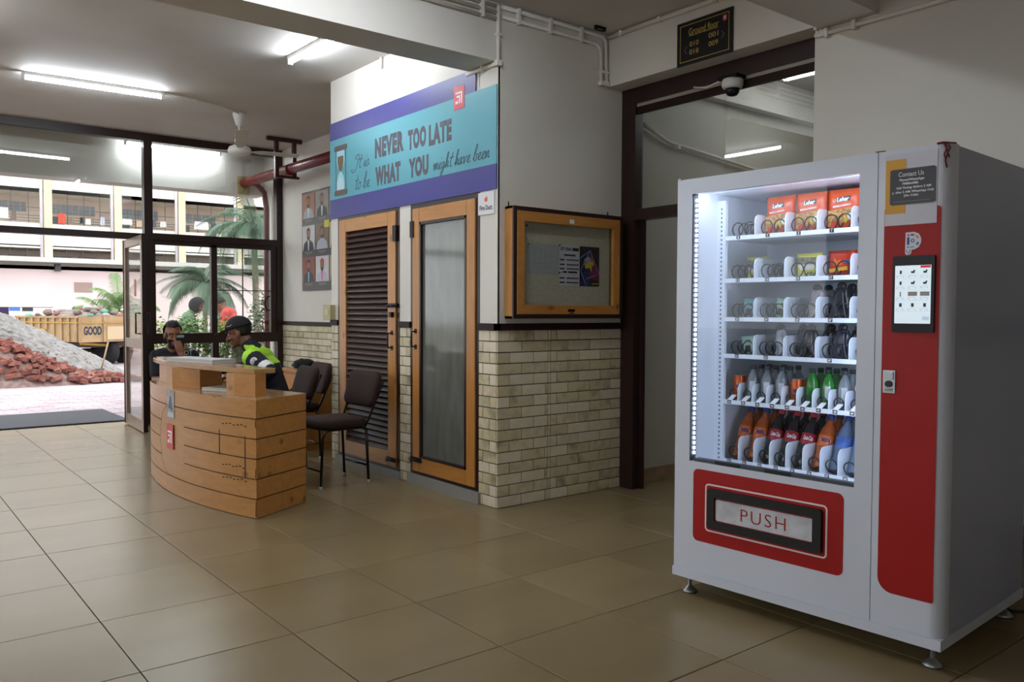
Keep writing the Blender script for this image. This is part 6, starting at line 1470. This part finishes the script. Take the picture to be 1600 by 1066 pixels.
for x, z, wd, h_, c, lab in wash:
    m_ = MB(); n = 8; rg = random.Random(int(x*100)); vs = []
    for j in range(5):
        for i in range(n+1): vs.append((wd*(i/n-0.5)*(1+0.05*j/4), 0.02*math.sin(i*1.7+j*0.5), h_*(0.5-j/4)+rg.uniform(-0.008, 0.008)))
    f1 = [(j*(n+1)+i, j*(n+1)+i+1, (j+1)*(n+1)+i+1, (j+1)*(n+1)+i) for j in range(4) for i in range(n)]; N_ = len(vs)
    m_.add(vs+[(a, b+0.012, c_) for a, b, c_ in vs], f1+[tuple(N_+k for k in reversed(f)) for f in f1], 0, True)
    tag(m_.build('hanging_cloth', mat('wash_'+c, c, 0.9), None, Tm(x, 26.97, z+h_/2)), lab, 'cloth', 'washing on the balconies')

# ---- gravel heap
gh = MB(); n1, n2 = 26, 72; rg = random.Random(5); vs = []; GCX, GCY, GH, GR = -1.75, 14.1, 1.62, 2.75
for i in range(n1+1):
    for k in range(n2):
        a = 2*PI*k/n2; f = i/n1; r_ = GR*f*(1+0.07*math.sin(3*a+1)+0.05*math.sin(7*a)); z = GH*(1-f)**0.93+(0.035*rg.uniform(-1, 1) if 0 < f < 1 else 0)
        vs.append((GCX+r_*math.cos(a), GCY+r_*math.sin(a)*0.9, z-0.03))
gh.add(vs, [(i*n2+k, (i+1)*n2+k, (i+1)*n2+(k+1) % n2, i*n2+(k+1) % n2) for i in range(n1) for k in range(n2)], 0, False)
go = tag(gh.build('gravel_heap', mat('gravel_grey', '98948f', 0.95, col2='74726f', scale=10, detail=10, bump=0.8, bscale=40)), 'tall grey gravel heap in the yard beside the trailer', 'gravel heap', kind='stuff')
st_ = MB()
for k in range(520):
    a = rg.uniform(-2.9, 0.6); f = math.sqrt(rg.uniform(0.01, 0.98)); r_ = GR*f*0.97; z = GH*(1-f)**0.93-0.03; s = rg.uniform(0.012, 0.032)
    st_.ball((GCX+r_*math.cos(a), GCY+r_*math.sin(a)*0.9, z), (s, s*0.8, s*0.7), 5, 3)
tag(st_.build('loose_stones', mat('gravel_light', 'a5a19c', 0.95, col2='7d7a76', scale=9), go), kind='stuff')

# ---- broken bricks in front of it
def bh(x, y):
    """Height of the brick heap."""
    base = 0.62*max(0.0, min(1.0, (0.05-x)/1.25))**1.1 + 0.10*max(0.0, min(1.0, (0.9-x)/0.6))
    d = abs(y-12.25)/0.72
    return max(0.0, base*max(0, 1-d*d))
mb = MB(); nx, ny = 30, 14; vs = []
for i in range(nx+1):
    for j in range(ny+1):
        x = -2.1+3.0*i/nx; y = 11.5+1.5*j/ny; vs.append((x, y, bh(x, y)-0.045+0.012*rg.uniform(-1, 1)))
mb.add(vs, [(i*(ny+1)+j, (i+1)*(ny+1)+j, (i+1)*(ny+1)+j+1, i*(ny+1)+j+1) for i in range(nx) for j in range(ny)])
tag(mb.build('rubble_mound', mat('brick_dust', 'a08a82', 0.95, col2='7d6660', scale=14, detail=8)), 'crushed brick dust under the heap of broken bricks', 'rubble', kind='stuff')
M_bricks = [mat('brick_red', '8f564c', 0.9, col2='784840', scale=9, vary=0.25), mat('brick_orange', '9c6456', 0.9, col2='86544a', scale=9, vary=0.25), mat('brick_pale', 'a5796c', 0.92, col2='8c6055', scale=9, vary=0.2)]
bms = []
for k in range(6):
    L_ = (0.21, 0.20, 0.14, 0.11, 0.17, 0.08)[k]; w2, h2_ = 0.10, 0.068; rk = random.Random(k+40); m_ = MB()
    c = [(sx*L_/2+rk.uniform(-0.012, 0.012), sy*w2/2+rk.uniform(-0.006, 0.006), sz*h2_/2+rk.uniform(-0.004, 0.004)) for sz in (-1, 1) for sy in (-1, 1) for sx in (-1, 1)]
    m_.add(c, [(0, 2, 3, 1), (4, 5, 7, 6), (0, 1, 5, 4), (2, 6, 7, 3), (0, 4, 6, 2), (1, 3, 7, 5)]); bms.append(m_.mesh('brick', M_bricks[k % 3]))
nbk = 0
for k in range(400):
    if nbk >= 298: break
    x = rg.uniform(-1.75, 0.85); y = rg.uniform(11.58, 12.75); h = bh(x, y)
    if h < 0.02 and rg.random() < 0.55: continue
    nbk += 1; o = link('brick', bms[rg.choice((0, 0, 1, 2, 2, 3, 4, 4, 5))])
    o.location = (x, y, max(h+0.012, 0.018)); o.rotation_euler = (rg.uniform(-0.5, 0.5) if h > 0.04 else 0, rg.uniform(-0.45, 0.45) if h > 0.04 else 0, rg.uniform(0, PI))
    tag(o, 'broken red brick in the heap before the gravel in the yard', 'brick', 'broken bricks in the yard')

# ---- trailer
tr = empty('farm_trailer', (0.80, 16.5, 0), math.atan2(0.43, 0.90), 'tan steel tractor trailer loaded with rubble in the yard', 'trailer')
M_tan = mat('trailer_tan', 'b0936c', 0.6, col2='9a7d58', scale=3, vary=0.0); M_tand = mat('trailer_dark', '4a3f34', 0.7); M_yel = mat('trailer_yellow', 'b98f3a', 0.6, noise=0.2, scale=6); M_tyre = mat('tyre_black', '1f1e1f', 0.85)
TW, TL, TZ0, TZ1 = 1.75, 2.25, 0.56, 1.125
MB().bx(0.03, TW-0.03, 0.03, TL-0.03, TZ0-0.02, TZ0+0.03).build('bed_floor', M_tand, tr)
sd_ = MB(); sd_.bx(0.0, 0.03, 0.0, TL, TZ0+0.12, TZ1)
sd_.bx(0, 0.03, 0.0, 1.02, TZ0-0.02, TZ0+0.12); sd_.bx(0, 0.03, 1.58, TL, TZ0-0.02, TZ0+0.12); sd_.build('side_board', M_tan, tr)
MB().bx(TW-0.03, TW, 0.0, TL, TZ0-0.02, TZ1).build('side_board', M_tan, tr); MB().bx(0.0, TW, TL-0.03, TL, TZ0-0.02, TZ1).build('front_board', M_tan, tr)
tg = MB().bx(0.03, TW-0.03, 0.0, 0.025, TZ0-0.03, TZ1-0.005).build('tailgate', M_tan, tr)
rib = MB().bx(-0.035, 0.0, -0.035, 0.035, TZ0-0.02, TZ1-0.01).mesh('rib', M_tan)
for k in range(9):
    y = 0.10+0.255*k
    if 1.05 < y < 1.55:
        MB().bx(-0.035, 0.0, y-0.035, y+0.035, TZ0+0.26, TZ1-0.01).build('rib', M_tan, tr)
    else: link('rib', rib, tr, Tm(0, y, 0))
for z in (TZ1-0.02, TZ0+0.015): MB().bx(-0.04, 0.0, 0.0, TL, z-0.02, z+0.02).build('rim_rail', M_tan, tr) if z > 1 else None
MB().bx(-0.045, -0.036, 0, TL, TZ1-0.16, TZ1-0.135).build('yellow_rope', M_yel, tr); MB().bx(0, TW, -0.03, -0.022, TZ1-0.16, TZ1-0.14).build('yellow_rope', M_yel, tr)
MB().tube([(-0.02, 1.30+0.29*math.cos(a), TZ0-0.04+0.29*math.sin(a)) for a in [PI*i/12 for i in range(13)]], 0.03, 6).build('wheel_arch', M_tan, tr)
for x in (0.0, 0.62, 1.25, TW): MB().bx(x-0.03, x+0.03, -0.03, 0.0, TZ0-0.03, TZ1).build('gate_post', M_tan, tr)
MB().bx(0.70, 1.18, -0.012, 0.0, TZ0+0.02, TZ1-0.24).build('gate_patch', mat('patch_pale', 'c4ad8c', 0.6), tr)
text('lettering', 'GOOD', 0.2, mat('letter_navy', '22303c', 0.6), frame_m((0.325, -0.004, TZ0+0.235), (1, 0, 0), (0, 0, 1), (0, -1, 0)), tr, width=0.46, height=0.20, bold=0.008)
def wheel(x, y, r_=0.31, w_=0.16):
    wv = MB().lathe([(r_*0.5, -w_/2), (r_*0.93, -w_/2), (r_, -w_*0.3), (r_, w_*0.3), (r_*0.93, w_/2), (r_*0.5, w_/2)], 20).build('wheel', M_tyre, tr, Tm(x, y, r_-0.03) @ Rm(PI/2, 'Y'))
    MB().lathe([(0.0, -w_*0.3), (r_*0.5, -w_*0.35), (r_*0.5, w_*0.35), (0.0, w_*0.3)], 14).build('rim', M_tan, wv)
for x in (0.12, TW-0.20): wheel(x, 1.30); wheel(x, 0.55) if x > 1 else None
wheel(0.98, 0.36, 0.33, 0.20)
MB().tube([(0.05, 0.05, TZ0-0.05), (TW*0.75, 0.3, TZ0-0.16)], 0.035, 6).build('yellow_bar', M_yel, tr); MB().bx(0.3, TW-0.3, 0.2, TL, TZ0-0.16, TZ0-0.02).build('chassis', M_tand, tr)
MB().tube([(0.1, 1.30, 0.28), (TW-0.15, 1.30, 0.28)], 0.05, 8).build('axle', M_tand, tr)
lumps = ['8a7a72', 'b4aaa6', '6fa58c', '9a6a60', 'c6c0bc', '7d6f68']
TM = Matrix.Translation((0.80, 16.5, 0)) @ Rm(math.atan2(0.43, 0.90), 'Z')
tl = MB(); vs = [(0.05+1.65*i/10, 0.08+2.1*j/10, TZ1-0.08+0.24*math.sin(PI*i/10)*math.sin(PI*j/10)+rg.uniform(-0.02, 0.02)) for i in range(11) for j in range(11)]
tl.add(vs, [(i*11+j, (i+1)*11+j, (i+1)*11+j+1, i*11+j+1) for i in range(10) for j in range(10)])
lo = tl.build('rubble_load', mat('rubble_grey', '94887f', 0.95, col2='6f645c', scale=9)); lo.matrix_basis = TM; tag(lo, 'loose rubble filling the tan trailer', 'rubble', kind='stuff')
def cp_(rk, k):
    x = rk.uniform(0.12, 1.63); y = 0.15+1.9*(k % 8)/8+rk.uniform(0, 0.2)
    return (x, y, TZ1-0.05+0.24*math.sin(PI*(x-0.05)/1.65)*math.sin(PI*min(1, max(0, (y-0.08)/2.1)))+rk.uniform(0, 0.04))
lab = {'8a7a72': 'brown', 'b4aaa6': 'grey', '6fa58c': 'green plastic-wrapped', '9a6a60': 'reddish', 'c6c0bc': 'whitish', '7d6f68': 'dark'}
for k in range(40):
    c = lumps[(k*5+k//3) % 6] if k % 7 else '6fa58c' if k == 7 else '9a6a60'
    rk = random.Random(k); s = rk.uniform(0.07, 0.13)
    m_ = MB().ball((0, 0, 0), (s, s*0.8, s*0.6), 8, 5, fn=lambda u: u*(1+0.28*math.sin(5*u.x+3*u.y+k)*math.cos(4*u.z+k)))
    o = m_.build('rubble_chunk', mat('chunk_'+c, c, 0.9, noise=0.2, scale=10)); o.matrix_basis = TM @ Tm(*cp_(rk, k)) @ Rm(rk.uniform(0, 6), 'Z')
    tag(o, '%s chunk on top of the rubble in the tan trailer' % lab[c], 'rubble', 'rubble chunks on the trailer')
shv = empty('shovel', (0.45, 12.98, 0.0), label='wooden handled shovel standing by the brick heap', cat='shovel')
MB().tube([(0, 0, 0.05), (0.16, 0.05, 0.66)], 0.016, 7).build('handle', mat('handle_wood', 'a98f72', 0.7), shv); MB().bx(-0.09, 0.07, -0.02, 0.0, -0.02, 0.16).build('blade', M_steel, shv)
ln_ = [(-0.06, 0.19, 0.27, '3a2c4c', 'dark purple cloth drying behind the gravel heap'), (0.27, 0.13, 0.10, '4a7ac0', 'blue cloth drying behind the gravel heap'), (0.58, 0.13, 0.11, '3c4440', 'dark grey cloth drying behind the gravel heap')]
for x, wd, h_, c, lb in ln_:
    tag(MB().bx(-wd, wd, -0.01, 0.01, -h_, 0).build('drying_cloth', mat('wash_'+c, c, 0.9), None, Tm(x, 22.0, 1.335)), lb, 'cloth', 'cloths drying in the yard')
tag(MB().tube([(-4.0, 22.0, 1.34), (1.2, 22.0, 1.335)], 0.008, 5).build('washing_line', M_rail), 'thin washing line behind the gravel heap', 'line')

# ---- planting
def frond_mesh(L_, droop, m, n=20, lw=0.016, ll=0.34, seed=1):
    """Arching palm frond along +x with paired hanging leaflets."""
    rk = random.Random(seed); mb = MB(); P = []
    for i in range(n+1):
        t = i/n; P.append(Vector((L_*math.sin(t*1.25)/math.sin(1.25), 0, L_*(0.55*t-droop*t*t))))
    mb.tube(P, [0.014*(1-0.8*i/n) for i in range(n+1)], 5)
    for i in range(3, n+1):
        for s in (-1, 1):
            for h_ in (0.0, 0.5):
                b = P[i]*(1-h_)+P[i-1]*h_; t = (P[i]-P[i-1]).normalized(); l = ll*math.sin(PI*(0.12+0.8*i/n))**0.7*rk.uniform(0.85, 1.1)
                d = (t*0.55+Vector((0, s*0.8, 0))+Vector((0, 0, -0.15))).normalized(); e1 = b+d*l*0.5; e2 = e1+(d*0.45+Vector((0, 0, -0.9))).normalized()*l*0.6
                w_ = t*lw/2
                mb.add([b-w_, b+w_, e1+w_*0.9, e1-w_*0.9, e2], [(0, 1, 2, 3), (3, 2, 4)])
    return mb.mesh('frond', m)
M_pf = mat('palm_green', '5f7a62', 0.6, noise=0.2, scale=8, vary=0.2); M_pf2 = mat('palm_green_light', '7d9a62', 0.6, noise=0.2, scale=8, vary=0.2); M_bark = mat('palm_bark', '9a8f78', 0.8, noise=0.2, scale=12)
def palm(x, y, h, L_, droop, label, nf, m, seed, stems=None, r0=0.06):
    p = empty('palm_tree', (x, y, -0.02), 0, label, 'palm'); rk = random.Random(seed)
    for k, (sx, sy, sh) in enumerate(stems or [(0, 0, h)]):
        MB().tube([(0.3*sx, 0.3*sy, -0.05), (0.7*sx, 0.7*sy, sh*0.5), (sx, sy, sh)], [r0*1.25, r0, r0*0.85], 10).build('trunk', M_bark, p)
        fm = [frond_mesh(L_*q, droop*w_, m, seed=seed+i, n=26) for i, (q, w_) in enumerate(((1.0, 1.0), (0.85, 1.35), (1.08, 0.75)))]
        for i in range(nf):
            a = 2*PI*i/nf+rk.uniform(-0.2, 0.2); el = rk.uniform(-1.0, 0.45)
            link('frond', fm[i % 3], p, Tm(sx, sy, sh-0.02) @ Rm(a, 'Z') @ Rm(el, 'Y'))
    return p
palm(1.78, 11.0, 1.75, 0.66, 1.35, 'slender palm with drooping fronds seen beside the window mullion', 20, M_pf, 3, r0=0.045)
palm(2.83, 11.0, 2.85, 0.92, 1.15, 'tall palm with a big crown beside the end post of the glazing', 26, M_pf, 8, stems=[(-0.14, 0, 2.85)], r0=0.06)
palm(2.30, 20.0, 1.3, 1.0, 0.55, 'bushy bright areca palm behind the trailer', 9, M_pf2, 12, stems=[(0, 0, 1.2), (0.18, 0.1, 1.35), (-0.22, 0, 1.05)], r0=0.04)
def bush(x, y, w_, h_, label, m, seed, n=420, ls=0.07, z0=0.46):
    b = empty('shrub', (x, y, -0.02), 0, label, 'shrub'); rk = random.Random(seed); mb = MB()
    for k in range(n):
        u = Vector((rk.gauss(0, 1), rk.gauss(0, 1), rk.gauss(0, 1))).normalized()*rk.uniform(0.45, 1.0)
        c = Vector((u.x*w_/2, u.y*0.28, z0+h_*0.5+u.z*h_*0.5)); a = rk.uniform(0, 2*PI); t = rk.uniform(-0.7, 0.5); s = ls*rk.uniform(0.7, 1.3)
        d = Vector((math.cos(a)*math.cos(t), math.sin(a)*math.cos(t), math.sin(t))); e = d.cross(Vector((0, 0, 1))).normalized()*s*0.32; n_ = e.cross(d).normalized()*s*0.1
        mb.add([c, c+d*s*0.5+e-n_, c+d*s, c+d*s*0.5-e-n_], [(0, 1, 2), (0, 2, 3)])
    tag(mb.build('foliage', m, b), kind='stuff')
    st2 = MB()
    for k in range(7): a = rk.uniform(0, 6.28); st2.tube([(0.05*math.cos(a), 0.05*math.sin(a), 0.0), (w_*0.25*math.cos(a), 0.12*math.sin(a), z0+h_*0.5)], 0.008, 5)
    st2.build('stems', M_bark, b); return b
M_lf1 = mat('leaf_bright', '6c9a30', 0.5, noise=0.25, scale=4); M_lf2 = mat('leaf_dark', '46603f', 0.55, noise=0.3, scale=4); M_lf3 = mat('leaf_yellow', '8ea83c', 0.5, noise=0.25, scale=4)
bush(0.12, 7.85, 0.50, 0.75, 'sparse yellow-green shrub beside the entrance post outside', M_lf3, 1, 520)
bush(0.52, 7.90, 0.62, 0.82, 'bright green leafy shrub behind the man with the phone', M_lf1, 2, 1000)
bush(0.95, 7.85, 0.55, 0.78, 'bright green shrub beside the window mullion', M_lf1, 3, 900)
bush(1.32, 7.95, 0.50, 0.78, 'darker green shrub in front of the red-shirted person', M_lf2, 4, 800)
bush(1.85, 8.2, 0.75, 1.20, 'tall dark shrub by the end post outside', M_lf2, 5, 800, 0.07)
bush(2.35, 9.2, 0.9, 1.35, 'dark bushy shrub beneath the tall palm', M_lf2, 6, 700, 0.08)
pl_ = empty('planter_kerb', (1.2, 7.55, 0), label='low reddish brick kerb in front of the shrubs outside', cat='kerb')
bk = MB().bbox(-0.095, 0.095, -0.05, 0.0, -0.035, 0.035, 0.004, '-y').mesh('brick', M_bricks[2]); MB().bx(-1.15, 1.4, 0.0, 0.08, -0.02, 0.30).build('core', mat('brick_dust', '9d7468', 0.95), pl_)
for j in range(4):
    for i in range(13): link('brick', bk, pl_, Tm(-1.05+0.2*i+(0.1 if j % 2 else 0), 0.0, 0.035+0.075*j))
